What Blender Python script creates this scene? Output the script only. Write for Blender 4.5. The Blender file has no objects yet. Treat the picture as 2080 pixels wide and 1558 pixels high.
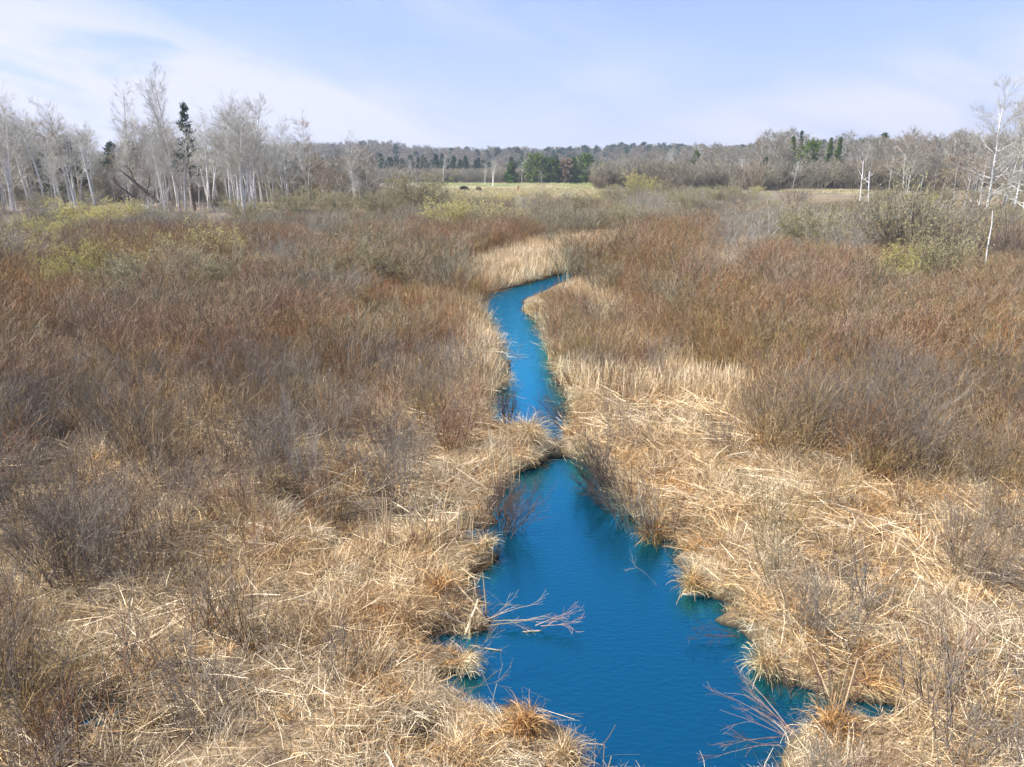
import bpy, math, random
import numpy as np
R_ = math.radians
rng = np.random.default_rng(7); random.seed(7)
S = bpy.context.scene
COL = S.collection
# ------------------------------------------------------------------ camera
H = 6.0; F = 1440.0; YH = 345.0
PITCH = math.atan((779 - YH) / F)
cd = bpy.data.cameras.new('camera'); cam = bpy.data.objects.new('camera', cd); COL.objects.link(cam)
cam.location = (0, 0, H); cam.rotation_euler = (math.pi/2 - PITCH, 0, 0)
cd.sensor_width = 36; cd.lens = 36 * F / 2080; cd.clip_start = 0.1; cd.clip_end = 9000
S.camera = cam
S.render.resolution_x = 1024; S.render.resolution_y = 767
# ------------------------------------------------------------------ sun and sky
SUN_EL = R_(50); SUN_AZ = R_(-98)        # azimuth measured clockwise from +Y (the view direction)
sv = (math.sin(SUN_AZ)*math.cos(SUN_EL), math.cos(SUN_AZ)*math.cos(SUN_EL), math.sin(SUN_EL))
ld = bpy.data.lights.new('sun', 'SUN'); lo = bpy.data.objects.new('sun', ld); COL.objects.link(lo)
ld.energy = 4.9; ld.angle = R_(0.5); ld.color = (1, 0.955, 0.88)
from mathutils import Vector
lo.rotation_euler = Vector(sv).to_track_quat('Z', 'Y').to_euler()
S.view_settings.view_transform = 'Standard'; S.view_settings.look = 'None'
S.view_settings.exposure = 0.95; S.view_settings.gamma = 1
W = bpy.data.worlds.new('World'); S.world = W; W.use_nodes = True
SKY_STR = 0.12
def world():
    nt = W.node_tree; N = nt.nodes; L = nt.links; N.clear()
    out = N.new('ShaderNodeOutputWorld'); bg = N.new('ShaderNodeBackground'); bg.inputs[1].default_value = SKY_STR
    L.new(bg.outputs[0], out.inputs[0])
    sky = N.new('ShaderNodeTexSky'); sky.sky_type = 'NISHITA'; sky.sun_disc = False
    sky.sun_elevation = SUN_EL; sky.sun_rotation = SUN_AZ; sky.altitude = 200; sky.air_density = 1.0; sky.dust_density = 0.6; sky.ozone_density = 2.2
    def M(op, a, b=None, c=None, clamp=False):
        n = N.new('ShaderNodeMath'); n.operation = op; n.use_clamp = clamp
        for i, v in enumerate((a, b, c)):
            if v is None: continue
            if isinstance(v, (int, float)): n.inputs[i].default_value = v
            else: L.new(v, n.inputs[i])
        return n.outputs[0]
    tc = N.new('ShaderNodeTexCoord'); sep = N.new('ShaderNodeSeparateXYZ'); L.new(tc.outputs['Generated'], sep.inputs[0])
    x, y, z = sep.outputs
    az = M('ARCTAN2', x, y); el = M('ARCSINE', z)
    # streaked coordinates for wisps of high cloud
    cmb = N.new('ShaderNodeCombineXYZ')
    L.new(M('MULTIPLY', M('ADD', az, M('MULTIPLY', el, 0.5)), 3.2), cmb.inputs[0]); L.new(M('MULTIPLY', M('SUBTRACT', el, M('MULTIPLY', az, -0.15)), 8.0), cmb.inputs[1])
    nz = N.new('ShaderNodeTexNoise'); nz.inputs['Scale'].default_value = 2.1; nz.inputs['Detail'].default_value = 8; nz.inputs['Roughness'].default_value = 0.56; nz.inputs['Distortion'].default_value = 0.5
    L.new(cmb.outputs[0], nz.inputs['Vector'])
    n0 = nz.outputs['Fac']
    def blob(a0, e0, sa, se, rot, amp):
        da = M('SUBTRACT', az, a0); de = M('SUBTRACT', el, e0)
        c, s = math.cos(rot), math.sin(rot)
        u = M('ADD', M('MULTIPLY', da, c/sa), M('MULTIPLY', de, s/sa)); v = M('ADD', M('MULTIPLY', da, -s/se), M('MULTIPLY', de, c/se))
        g = M('EXPONENT', M('MULTIPLY', M('ADD', M('MULTIPLY', u, u), M('MULTIPLY', v, v)), -1.0))
        return M('MULTIPLY', g, amp)
    tot = None
    for b in CLOUDS:
        g = blob(*b); tot = g if tot is None else M('ADD', tot, g)
    # horizon veil
    veil = M('MULTIPLY', M('EXPONENT', M('MULTIPLY', M('MAXIMUM', el, 0.0), -12.0)), 0.84)
    soft = M('SUBTRACT', 1.0, M('EXPONENT', M('MULTIPLY', tot, -1.1))); cl = M('MULTIPLY', soft, M('MULTIPLY_ADD', n0, 4.2, -1.35, True))
    fac = M('MINIMUM', M('ADD', M('MULTIPLY', cl, 0.95), veil), 0.97)
    wisp = M('MULTIPLY', M('MULTIPLY_ADD', n0, 2.8, -1.15, True), M('EXPONENT', M('MULTIPLY', M('MAXIMUM', el, 0.0), -4.0)))
    fac = M('MAXIMUM', fac, M('MULTIPLY', wisp, 0.5))
    # tint the clear sky slightly violet, deeper overhead
    mul = N.new('ShaderNodeMix'); mul.data_type = 'RGBA'; mul.blend_type = 'MULTIPLY'; mul.inputs[0].default_value = 1
    L.new(sky.outputs[0], mul.inputs[6]); mul.inputs[7].default_value = SKYTINT
    # lift of the low clear sky (thin high haze): deep only high overhead
    lift = M('EXPONENT', M('MULTIPLY', M('MAXIMUM', el, 0.0), -3.2))
    mx0 = N.new('ShaderNodeMix'); mx0.data_type = 'RGBA'; L.new(M('MULTIPLY', lift, 0.9), mx0.inputs[0])
    L.new(mul.outputs[2], mx0.inputs[6]); mx0.inputs[7].default_value = (0.235/SKY_STR, 0.287/SKY_STR, 0.505/SKY_STR, 1)
    mx = N.new('ShaderNodeMix'); mx.data_type = 'RGBA'; L.new(fac, mx.inputs[0]); L.new(mx0.outputs[2], mx.inputs[6])
    mx.inputs[7].default_value = (0.455/SKY_STR, 0.465/SKY_STR, 0.545/SKY_STR, 1)
    L.new(mx.outputs[2], bg.inputs[0])
def azel(px, py):
    dx = (px-1040)/F; dy = (779-py)/F
    v = Vector((dx, math.cos(PITCH)+dy*math.sin(PITCH), -math.sin(PITCH)+dy*math.cos(PITCH))).normalized()
    return math.atan2(v.x, v.y), math.asin(v.z)
SKYTINT = (0.70, 0.78, 0.98, 1)
CLOUDS = []
for px, py, sx, sy, rot, amp in ((90, 80, 300, 85, -22, 1.25), (0, 190, 330, 80, -8, 1.1), (330, 150, 170, 50, -20, .9), (640, 215, 220, 70, -12, 1.15),
                                 (420, 270, 350, 60, -5, .6), (1180, 200, 160, 50, 20, .30), (1700, 230, 420, 60, 12, .75), (2080, 150, 260, 70, 25, .75), (500, -200, 500, 60, -20, .6)):
    a, e = azel(px, py); CLOUDS.append((a, e, sx/F, sy/F, R_(rot), amp))
world()
# ------------------------------------------------------------------ projection helpers (numpy)
cp, sp = math.cos(PITCH), math.sin(PITCH)
def G(px, py, z=0.15):
    """photo pixel -> point on the level z"""
    dx = (px-1040)/F; dy = (779-py)/F
    d = np.array((dx, cp+dy*sp, -sp+dy*cp)); t = (z-H)/d[2]
    return np.array((d[0]*t, d[1]*t, z))
def proj(x, y, z):
    x = np.asarray(x, float); y = np.asarray(y, float); z = np.asarray(z, float)-H
    dep = np.maximum(y*cp - z*sp, 1e-3); up = y*sp + z*cp
    return 1040 + F*x/dep, 779 - F*up/dep
def hash2(ix, iy, s):
    v = np.sin(ix*127.1+iy*311.7+s*74.7)*43758.5453
    return v-np.floor(v)
def noise2(x, y, s=0):
    x = np.asarray(x, float); y = np.asarray(y, float)
    ix = np.floor(x); iy = np.floor(y); fx = x-ix; fy = y-iy
    fx = fx*fx*(3-2*fx); fy = fy*fy*(3-2*fy)
    a = hash2(ix, iy, s); b = hash2(ix+1, iy, s); c = hash2(ix, iy+1, s); d = hash2(ix+1, iy+1, s)
    return (a*(1-fx)+b*fx)*(1-fy)+(c*(1-fx)+d*fx)*fy
def fbm(x, y, s=0, o=3):
    t = 0; a = 0.5
    for i in range(o): t = t+a*noise2(np.asarray(x)*2**i, np.asarray(y)*2**i, s+i*13); a *= .5
    return t/(1-.5**o)
def inpoly(x, y, P):
    x = np.asarray(x, float); y = np.asarray(y, float); r = np.zeros(x.shape, bool); n = len(P)
    for i in range(n):
        x0, y0 = P[i][0], P[i][1]; x1, y1 = P[(i+1) % n][0], P[(i+1) % n][1]
        if y0 == y1: continue
        c = ((y0 > y) != (y1 > y)) & (x < (x1-x0)*(y-y0)/(y1-y0)+x0)
        r ^= c
    return r
def dpoly(x, y, P):
    d = np.full(np.shape(x), 1e9); n = len(P)
    for i in range(n):
        a = np.array(P[i][:2]); b = np.array(P[(i+1) % n][:2]); v = b-a; L2 = v@v+1e-12
        t = np.clip(((x-a[0])*v[0]+(y-a[1])*v[1])/L2, 0, 1)
        d = np.minimum(d, np.hypot(x-a[0]-t*v[0], y-a[1]-t*v[1]))
    return d
# ------------------------------------------------------------------ creek outline (photo pixels, laid on the water level)
LOWER = [(1178,1600),(1172,1530),(1150,1490),(1105,1468),(1050,1440),(1010,1452),(975,1440),(930,1425),(895,1400),(860,1390),(905,1372),(960,1358),
 (935,1332),(895,1318),(845,1312),(830,1292),(880,1284),(930,1288),(985,1284),(1000,1262),(962,1250),(985,1222),(962,1200),(925,1172),(960,1163),(1000,1148),
 (1015,1134),(985,1112),(945,1110),(935,1090),(955,1078),(1010,1062),(985,1040),(995,1012),(1030,985),(1045,960),(1085,952),(1105,938),(1122,930),(1145,930),
 (1172,938),(1212,955),(1238,975),(1248,1005),(1275,1045),(1308,1078),(1355,1092),(1388,1120),(1365,1140),(1408,1160),(1398,1185),(1385,1205),(1440,1212),
 (1500,1232),(1450,1262),(1505,1280),(1528,1310),(1542,1352),(1595,1388),(1650,1400),(1690,1425),(1760,1432),(1850,1440),(1845,1458),(1760,1466),(1700,1462),
 (1630,1482),(1595,1520),(1575,1600)]
UPPER = [(1112,898),(1104,878),(1075,868),(1035,872),(1000,868),(990,838),(1000,802),(1022,776),(1034,742),(1006,716),(1016,692),(992,664),(986,640),(974,616),
 (972,600),(1010,592),(1060,580),(1110,566),(1158,552),(1195,540),(1215,545),(1175,560),(1130,582),(1092,602),(1064,612),(1062,632),(1088,652),(1104,684),
 (1114,722),(1128,770),(1148,800),(1162,850),(1158,884),(1146,902)]
PUDS = [[(655,1118),(690,1098),(740,1095),(720,1120)], [(835,1528),(860,1512),(890,1520),(870,1545)], [(905,1398),(860,1392),(870,1404),(900,1410)],
        [(150,1475),(185,1462),(215,1475),(190,1488)], [(1640,1190),(1700,1186),(1760,1196),(1700,1202)]]
def ground_poly(P): return [tuple(G(a, b, 0.0)[:2]) for a, b in P]
WPOLY = [ground_poly(P) for P in (LOWER, UPPER, *PUDS)]
PIXW = [LOWER, UPPER]
def water_sd(x, y):
    """negative inside the water"""
    x = np.asarray(x, float); y = np.asarray(y, float)
    xx = x+0.10*(noise2(x*2.3, y*2.3, 5)-.5); yy = y+0.10*(noise2(x*2.3, y*2.3, 9)-.5)
    d = np.full(x.shape, 1e9)
    for P in WPOLY:
        di = dpoly(xx, yy, P); i = inpoly(xx, yy, P)
        d = np.minimum(d, np.where(i, -di, di))
    return d
HOLLOWS = [[(550,1010),(680,985),(800,990),(920,1020),(985,1062),(930,1095),(830,1102),(700,1105),(640,1085),(560,1060)], [(800,1300),(830,1275),(900,1268),(950,1282),(900,1300)], [(0,1385),(90,1370),(130,1400),(90,1425),(0,1420)],
 [(130,1440),(230,1425),(330,1450),(300,1490),(180,1495)], [(1640,1180),(1740,1172),(1800,1190),(1720,1205),(1650,1200)], [(800,1500),(890,1490),(930,1515),(860,1545)], [(330,1478),(410,1465),(440,1490),(370,1505)], [(1660,1345),(1740,1335),(1790,1375),(1700,1400)],
 [(0,1530),(130,1520),(200,1558),(0,1600)], [(1380,1085),(1440,1075),(1480,1100),(1420,1110)], [(560,1440),(640,1430),(660,1460),(590,1470)]]
HPOLY = [ground_poly(P) for P in HOLLOWS]
def hollow(x, y):
    xx = x+.35*(fbm(x*2., y*2., 71)-.5); yy = y+.35*(fbm(x*2., y*2., 73)-.5); h = np.zeros(np.shape(x))
    for P in HPOLY: d = dpoly(xx, yy, P); h = np.maximum(h, np.where(inpoly(xx, yy, P), 1., np.clip(1-d/.15, 0, 1)))
    return h
def hills(x, y):
    r = np.hypot(x, y); az = np.degrees(np.arctan2(x, y))
    m = np.clip((r-480)/380, 0, 1); m = m*m*(3-2*m)
    h = 15+7*noise2(az/5.0, 0*az, 3)+3*noise2(az/1.7, 0*az, 4)
    far = np.clip((r-1300)/600, 0, 1)
    left = np.clip((az+30)/14, 0.25, 1)
    return m*h*left*(1-far*0.4)
def ground_h(x, y):
    d = water_sd(x, y)
    r = np.hypot(x, y)
    hum = (fbm(x*1.1, y*1.1, 21)-.5)*0.34*np.exp(-r/60)
    land = 0.03+0.20*(1-np.exp(-np.maximum(d, 0)/0.16))+hum*np.clip(d/0.8, 0, 1)
    hol = hollow(x, y); land = land*(1-hol)+hol*(.022+.08*(fbm(x*2.4, y*2.4, 81)-.33))
    wat = -0.05+np.maximum(d, -0.5)*0.9
    z = np.where(d > 0, np.maximum(land, 0.02-.06*hol), wat)
    # the low mud dam between the two pools
    return z + hills(x, y)
# ------------------------------------------------------------------ mesh helpers
def mk(name, V, Fc, mat, parent=None, var=None, smooth=False, link=True):
    """V (n,3), Fc (m,4) or (m,3)"""
    me = bpy.data.meshes.new(name)
    V = np.asarray(V, np.float32); Fc = np.asarray(Fc, np.int32); k = Fc.shape[1]
    me.vertices.add(len(V)); me.vertices.foreach_set('co', V.ravel())
    me.loops.add(Fc.size); me.loops.foreach_set('vertex_index', Fc.ravel())
    me.polygons.add(len(Fc)); me.polygons.foreach_set('loop_start', np.arange(0, Fc.size, k, dtype=np.int32))
    me.polygons.foreach_set('loop_total', np.full(len(Fc), k, np.int32))
    if smooth: me.polygons.foreach_set('use_smooth', np.ones(len(Fc), bool))
    if var is not None:
        a = me.attributes.new('var', 'FLOAT', 'POINT'); a.data.foreach_set('value', np.asarray(var, np.float32))
    me.update(calc_edges=True)
    if mat: me.materials.append(mat)
    o = bpy.data.objects.new(name, me)
    if link: COL.objects.link(o)
    if parent: o.parent = parent
    return o
class Geo:
    def __init__(s): s.V = []; s.F = []; s.A = []; s.n = 0
    def add(s, V, Fc, var):
        V = np.asarray(V).reshape(-1, 3); s.V.append(V); s.F.append(np.asarray(Fc)+s.n); s.n += len(V)
        s.A.append(np.broadcast_to(np.asarray(var, float).ravel(), (len(V),)) if np.ndim(var) == 0 or np.size(var) == 1 else np.asarray(var).ravel())
        return s
    def tubes(s, P, Rr, sides=3, var=None):
        P = np.asarray(P, float); N_, K, _ = P.shape
        T = np.gradient(P, axis=1); T /= np.linalg.norm(T, axis=2, keepdims=True)+1e-9
        ref = np.where(np.abs(T[..., 2:3]) > .9, np.array((1., 0, 0)), np.array((0, 0, 1.)))
        A = np.cross(T, ref); A /= np.linalg.norm(A, axis=2, keepdims=True)+1e-9; B = np.cross(T, A)
        an = np.arange(sides)*2*math.pi/sides
        V = P[:, :, None]+Rr[:, :, None, None]*(A[:, :, None]*np.cos(an)[:, None]+B[:, :, None]*np.sin(an)[:, None])
        idx = np.arange(N_*K*sides).reshape(N_, K, sides)
        a = idx[:, :-1]; b = idx[:, 1:]
        Fc = np.stack([a, np.roll(a, -1, 2), np.roll(b, -1, 2), b], -1).reshape(-1, 4)
        if var is None: var = rng.random(N_)
        return s.add(V, Fc, np.repeat(np.broadcast_to(var, (N_,)), K*sides))
    def ribbons(s, P, Wd, var=None, up=None):
        P = np.asarray(P, float); N_, K, _ = P.shape
        T = np.gradient(P, axis=1); T /= np.linalg.norm(T, axis=2, keepdims=True)+1e-9
        q = rng.normal(size=(N_, 1, 3)); q[..., 2] *= .5
        A = np.cross(T, q); A /= np.linalg.norm(A, axis=2, keepdims=True)+1e-9
        V = np.stack([P-A*Wd[:, :, None]/2, P+A*Wd[:, :, None]/2], 2)
        idx = np.arange(N_*K*2).reshape(N_, K, 2)
        a = idx[:, :-1]; b = idx[:, 1:]
        Fc = np.stack([a[..., 0], a[..., 1], b[..., 1], b[..., 0]], -1).reshape(-1, 4)
        if var is None: var = rng.random(N_)
        return s.add(V, Fc, np.repeat(np.broadcast_to(var, (N_,)), K*2))
    def leaves(s, C, size, var=None, flat=1.0):
        C = np.asarray(C, float); n = len(C)
        a = rng.normal(size=(n, 3)); a /= np.linalg.norm(a, axis=1, keepdims=True)
        b = np.cross(a, rng.normal(size=(n, 3))); b /= np.linalg.norm(b, axis=1, keepdims=True)
        sz = np.broadcast_to(size, (n,))*rng.uniform(.6, 1.3, n)
        a = a*sz[:, None]; b = b*sz[:, None]*flat
        V = np.stack([C-a, C-b*.6, C+a, C+b*.6], 1)
        Fc = np.arange(n*4).reshape(n, 4)
        if var is None: var = rng.random(n)
        return s.add(V, Fc, np.repeat(var, 4))
    def box(s, c, d, rz=0, var=.5):
        c = np.array(c, float); d = np.array(d, float)/2
        V = np.array([(x, y, z) for x in (-1, 1) for y in (-1, 1) for z in (-1, 1)], float)*d
        cs, sn = math.cos(rz), math.sin(rz); V = np.stack([V[:, 0]*cs-V[:, 1]*sn, V[:, 0]*sn+V[:, 1]*cs, V[:, 2]], 1)+c
        return s.add(V, [(0,1,3,2),(4,6,7,5),(0,4,5,1),(2,3,7,6),(0,2,6,4),(1,5,7,3)], var)
    def build(s, name, mat, parent=None, smooth=False, link=True):
        return mk(name, np.concatenate(s.V), np.concatenate(s.F), mat, parent, np.concatenate(s.A), smooth, link)
def grow(O, D, Ln, K, up=0., wob=.1, grav=0.):
    """paths from origins O along D with length Ln, bending by `up` and wobbling"""
    O = np.asarray(O, float); D = np.asarray(D, float); n = len(O)
    D = D/(np.linalg.norm(D, axis=1, keepdims=True)+1e-9); P = np.zeros((n, K, 3)); P[:, 0] = O
    st = (np.broadcast_to(Ln, (n,))/(K-1))[:, None]; d = D.copy()
    for k in range(1, K):
        P[:, k] = P[:, k-1]+d*st
        d = d+rng.normal(size=(n, 3))*wob; d[:, 2] += up; d[:, 2] -= grav*k
        d /= np.linalg.norm(d, axis=1, keepdims=True)+1e-9
    return P
def spawn(P, Rr, n, tr, ang, Lf, K, up=0., wob=.1, rf=.6, tip=.3, flat=0., grav=0.):
    """children on parents. ang=(lo,hi) degrees off the parent's tangent; Lf(t, parentlen)"""
    M_, K0, _ = P.shape; pl = np.linalg.norm(np.diff(P, axis=1), axis=2).sum(1)
    pi = np.repeat(np.arange(M_), n); t = rng.uniform(tr[0], tr[1], len(pi))
    f = t*(K0-1); i = np.minimum(f.astype(int), K0-2); fr = (f-i)[:, None]
    O = P[pi, i]*(1-fr)+P[pi, i+1]*fr; T = P[pi, i+1]-P[pi, i]; T /= np.linalg.norm(T, axis=1, keepdims=True)+1e-9
    rr = Rr[pi, i]*(1-fr[:, 0])+Rr[pi, i+1]*fr[:, 0]
    q = rng.normal(size=T.shape); q -= (q*T).sum(1, keepdims=True)*T; q /= np.linalg.norm(q, axis=1, keepdims=True)+1e-9
    if flat: q[:, 2] *= (1-flat); q /= np.linalg.norm(q, axis=1, keepdims=True)+1e-9
    a = np.radians(rng.uniform(ang[0], ang[1], len(pi)))[:, None]
    D = T*np.cos(a)+q*np.sin(a)
    Ln = Lf(t, pl[pi])*rng.uniform(.65, 1.2, len(pi))
    Q = grow(O, D, Ln, K, up, wob, grav)
    r0 = rr*rf; Q_r = r0[:, None]*np.linspace(1, tip, K)[None]
    return Q, Q_r
# ------------------------------------------------------------------ materials
MATS = {}
def mat(name): return MATS[name]
def new_mat(name):
    m = bpy.data.materials.new(name); m.use_nodes = True; MATS[name] = m
    nt = m.node_tree; b = nt.nodes['Principled BSDF']; b.inputs['Roughness'].default_value = .75; b.inputs['Specular IOR Level'].default_value = .2
    return m, nt, b
def ramp(nt, fac, stops, interp='LINEAR'):
    r = nt.nodes.new('ShaderNodeValToRGB'); r.color_ramp.interpolation = interp
    e = r.color_ramp.elements
    while len(e) < len(stops): e.new(.5)
    for q, (p, c) in zip(e, stops): q.position = p; q.color = (*c, 1)
    nt.links.new(fac, r.inputs[0]); return r.outputs[0]
def mathn(nt, op, a, b=None, c=None, clamp=False):
    n = nt.nodes.new('ShaderNodeMath'); n.operation = op; n.use_clamp = clamp
    for i, v in enumerate((a, b, c)):
        if v is None: continue
        if isinstance(v, (int, float)): n.inputs[i].default_value = v
        else: nt.links.new(v, n.inputs[i])
    return n.outputs[0]
def mixc(nt, f, a, b, bt='MIX'):
    n = nt.nodes.new('ShaderNodeMix'); n.data_type = 'RGBA'; n.blend_type = bt
    for s_, v in ((0, f), (6, a), (7, b)):
        if isinstance(v, (int, float)): n.inputs[s_].default_value = v
        elif isinstance(v, tuple): n.inputs[s_].default_value = (*v, 1)
        else: nt.links.new(v, n.inputs[s_])
    return n.outputs[2]
def wnoise(nt, scale, detail=3, off=0., rough=.5):
    g = nt.nodes.new('ShaderNodeNewGeometry'); v = nt.nodes.new('ShaderNodeVectorMath'); v.operation = 'ADD'
    nt.links.new(g.outputs['Position'], v.inputs[0]); v.inputs[1].default_value = (off, off*1.7, off*.3)
    n = nt.nodes.new('ShaderNodeTexNoise'); n.inputs['Scale'].default_value = scale; n.inputs['Detail'].default_value = detail; n.inputs['Roughness'].default_value = rough
    nt.links.new(v.outputs[0], n.inputs['Vector']); return n.outputs['Fac']
def attr(nt, name='var'):
    a = nt.nodes.new('ShaderNodeAttribute'); a.attribute_name = name; return a.outputs['Fac']
def objrand(nt): return nt.nodes.new('ShaderNodeObjectInfo').outputs['Random']
def plant_mat(name, stops, patch=None, patch_scale=.12, patch_amt=.6, trans=0., rnd=.35, off=0., detail=3):
    """colour by stem (var) and plant (random), with broad patches of another colour across the marsh"""
    m, nt, b = new_mat(name)
    v = mathn(nt, 'ADD', mathn(nt, 'MULTIPLY', attr(nt), 1-rnd), mathn(nt, 'MULTIPLY', objrand(nt), rnd))
    c = ramp(nt, v, stops)
    if patch:
        f = wnoise(nt, patch_scale, detail, off)
        f = mathn(nt, 'ADD', f, mathn(nt, 'MULTIPLY', mathn(nt, 'SUBTRACT', objrand(nt), .5), .22))
        pc = ramp(nt, f, patch)
        c = mixc(nt, patch_amt, c, pc)
        # keep stem to stem contrast
        c = mixc(nt, 1.0, c, ramp(nt, attr(nt), [(0, (.32, .32, .32)), (.5, (.85, .85, .85)), (1, (1.9, 1.9, 1.9))]), 'MULTIPLY')
    nt.links.new(c, b.inputs['Base Color'])
    if trans:
        tr = nt.nodes.new('ShaderNodeBsdfTranslucent'); nt.links.new(c, tr.inputs[0])
        ms = nt.nodes.new('ShaderNodeMixShader'); ms.inputs[0].default_value = trans
        nt.links.new(b.outputs[0], ms.inputs[1]); nt.links.new(tr.outputs[0], ms.inputs[2])
        nt.links.new(ms.outputs[0], nt.nodes['Material Output'].inputs[0])
    return m
# thicket stems: olive brown, rust, mauve grey and grey patches
PATCH = [(.30, (.34, .28, .22)), (.38, (.27, .195, .095)), (.43, (.38, .165, .075)), (.475, (.31, .23, .07)), (.52, (.34, .235, .115)), (.555, (.35, .29, .20)), (.60, (.33, .165, .08)), (.65, (.35, .245, .195)), (.71, (.28, .245, .14))]
plant_mat('thicket_twigs', [(0, (.05, .03, .017)), (.35, (.16, .10, .052)), (.7, (.29, .185, .10)), (1, (.60, .45, .29))], PATCH, .11, .64, rnd=.3, detail=5)
SCRUB = [(.32, (.26, .245, .17)), (.42, (.30, .26, .20)), (.48, (.21, .195, .115)), (.54, (.33, .30, .20)), (.60, (.26, .19, .125)), (.68, (.31, .285, .235))]
plant_mat('scrub_twigs', [(0, (.10, .085, .05)), (.35, (.22, .19, .12)), (.7, (.32, .28, .19)), (1, (.46, .42, .32))], SCRUB, .07, .6, rnd=.5, detail=5)
plant_mat('wet_straw', [(0, (.04, .025, .014)), (.4, (.13, .075, .035)), (.75, (.30, .17, .07)), (1, (.52, .36, .18))], rnd=.3)
plant_mat('grey_twigs', [(0, (.09, .07, .055)), (.4, (.20, .165, .13)), (.8, (.30, .26, .21)), (1, (.38, .33, .27))], rnd=.4)
plant_mat('dark_twigs', [(0, (.06, .035, .03)), (.5, (.12, .075, .055)), (1, (.22, .15, .12))])
plant_mat('red_twigs', [(0, (.13, .06, .045)), (.5, (.26, .14, .11)), (1, (.46, .34, .29))])
plant_mat('pale_twigs', [(0, (.22, .20, .16)), (.5, (.36, .33, .28)), (1, (.50, .46, .40))], rnd=.4)
plant_mat('fine_twigs', [(0, (.30, .28, .22)), (.5, (.47, .45, .38)), (1, (.68, .66, .58))], rnd=.6)
plant_mat('far_twigs', [(0, (.17, .145, .10)), (.3, (.26, .235, .165)), (.6, (.34, .31, .23)), (.8, (.28, .20, .13)), (1, (.44, .41, .33))], rnd=.7)
plant_mat('yellow_buds', [(0, (.34, .30, .09)), (.5, (.56, .50, .17)), (1, (.74, .66, .32))], trans=.3, rnd=.5)
plant_mat('green_buds', [(0, (.22, .20, .09)), (.5, (.34, .31, .16)), (1, (.46, .40, .24))], trans=.3, rnd=.5)
plant_mat('straw', [(0, (.11, .055, .022)), (.16, (.32, .19, .08)), (.4, (.58, .44, .25)), (.75, (.75, .63, .43)), (1, (.86, .78, .61))],
          [(.34, (.44, .26, .105)), (.46, (.64, .47, .245)), (.56, (.77, .66, .47)), (.66, (.56, .45, .30))], .55, .45, trans=.16, rnd=.3)
plant_mat('golden_straw', [(0, (.15, .065, .02)), (.3, (.38, .185, .055)), (.6, (.58, .335, .12)), (.85, (.70, .47, .22)), (1, (.80, .66, .42))],
          [(.36, (.42, .23, .09)), (.5, (.58, .39, .19)), (.62, (.64, .50, .30))], .6, .4, trans=.15, rnd=.35)
plant_mat('pale_reed', [(0, (.42, .27, .12)), (.5, (.66, .50, .30)), (1, (.80, .68, .50))], trans=.2)
plant_mat('green_blades', [(0, (.10, .17, .04)), (1, (.22, .30, .09))], trans=.3)
plant_mat('meadow_grass', [(0, (.36, .33, .15)), (.5, (.50, .42, .24)), (1, (.60, .50, .32))], trans=.2)
plant_mat('pine_needles', [(0, (.045, .085, .014)), (.5, (.10, .15, .025)), (1, (.18, .225, .05))], rnd=.4)
plant_mat('blue_pine_needles', [(0, (.02, .05, .025)), (.5, (.045, .085, .035)), (1, (.08, .12, .05))], rnd=.5)
plant_mat('rust_needles', [(0, (.12, .08, .05)), (.5, (.23, .155, .10)), (1, (.32, .24, .17))], rnd=.4)
def bark_mat(name, c1, c2, c3, sc=9., thr=.60):
    m, nt, b = new_mat(name)
    tc = nt.nodes.new('ShaderNodeTexCoord'); mp = nt.nodes.new('ShaderNodeMapping'); mp.inputs['Scale'].default_value = (1, 1, 3.2)
    nt.links.new(tc.outputs['Object'], mp.inputs[0])
    n = nt.nodes.new('ShaderNodeTexNoise'); n.inputs['Scale'].default_value = sc*.4; n.inputs['Detail'].default_value = 4; nt.links.new(mp.outputs[0], n.inputs['Vector'])
    c = ramp(nt, n.outputs['Fac'], [(.3, c1), (.55, c2), (thr, c2), (thr+.06, c3)])
    c = mixc(nt, 1., c, ramp(nt, attr(nt), [(0, (.8, .8, .8)), (1, (1.1, 1.1, 1.1))]), 'MULTIPLY')
    nt.links.new(c, b.inputs['Base Color'])
bark_mat('birch_bark', (.86, .84, .80), (.76, .74, .70), (.14, .12, .10))
bark_mat('aspen_bark', (.60, .59, .53), (.50, .48, .43), (.16, .14, .12), thr=.62)
bark_mat('dark_bark', (.10, .075, .055), (.06, .045, .035), (.03, .024, .02))
bark_mat('bleached_wood', (.46, .38, .29), (.36, .28, .20), (.24, .18, .13), thr=.66)
bark_mat('pine_bark', (.18, .12, .085), (.12, .08, .055), (.06, .04, .03))
# ground
m, nt, b = new_mat('marsh_soil')
n1 = wnoise(nt, 1.3, 5); n2 = wnoise(nt, 14., 4, 3.1, .65); n3 = wnoise(nt, 60., 3, 8.)
c = ramp(nt, n2, [(.32, (.10, .065, .035)), (.5, (.26, .18, .095)), (.68, (.46, .36, .22))])
c = mixc(nt, ramp(nt, n1, [(.42, (0, 0, 0)), (.6, (1, 1, 1))]), c, ramp(nt, n3, [(.35, (.07, .045, .027)), (.65, (.30, .22, .13))]))
cg = ramp(nt, wnoise(nt, .05, 4, 2.), [(.4, (.15, .20, .05)), (.5, (.30, .27, .12)), (.6, (.42, .34, .20))])
g = nt.nodes.new('ShaderNodeNewGeometry'); sx = nt.nodes.new('ShaderNodeSeparateXYZ'); nt.links.new(g.outputs['Position'], sx.inputs[0])
rat = mathn(nt, 'DIVIDE', sx.outputs[0], mathn(nt, 'MAXIMUM', sx.outputs[1], 1.))
inm = mathn(nt, 'MULTIPLY', mathn(nt, 'MULTIPLY', mathn(nt, 'SUBTRACT', .225, rat), 60., None, True), mathn(nt, 'MULTIPLY', mathn(nt, 'ADD', rat, .15), 60., None, True))
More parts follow.
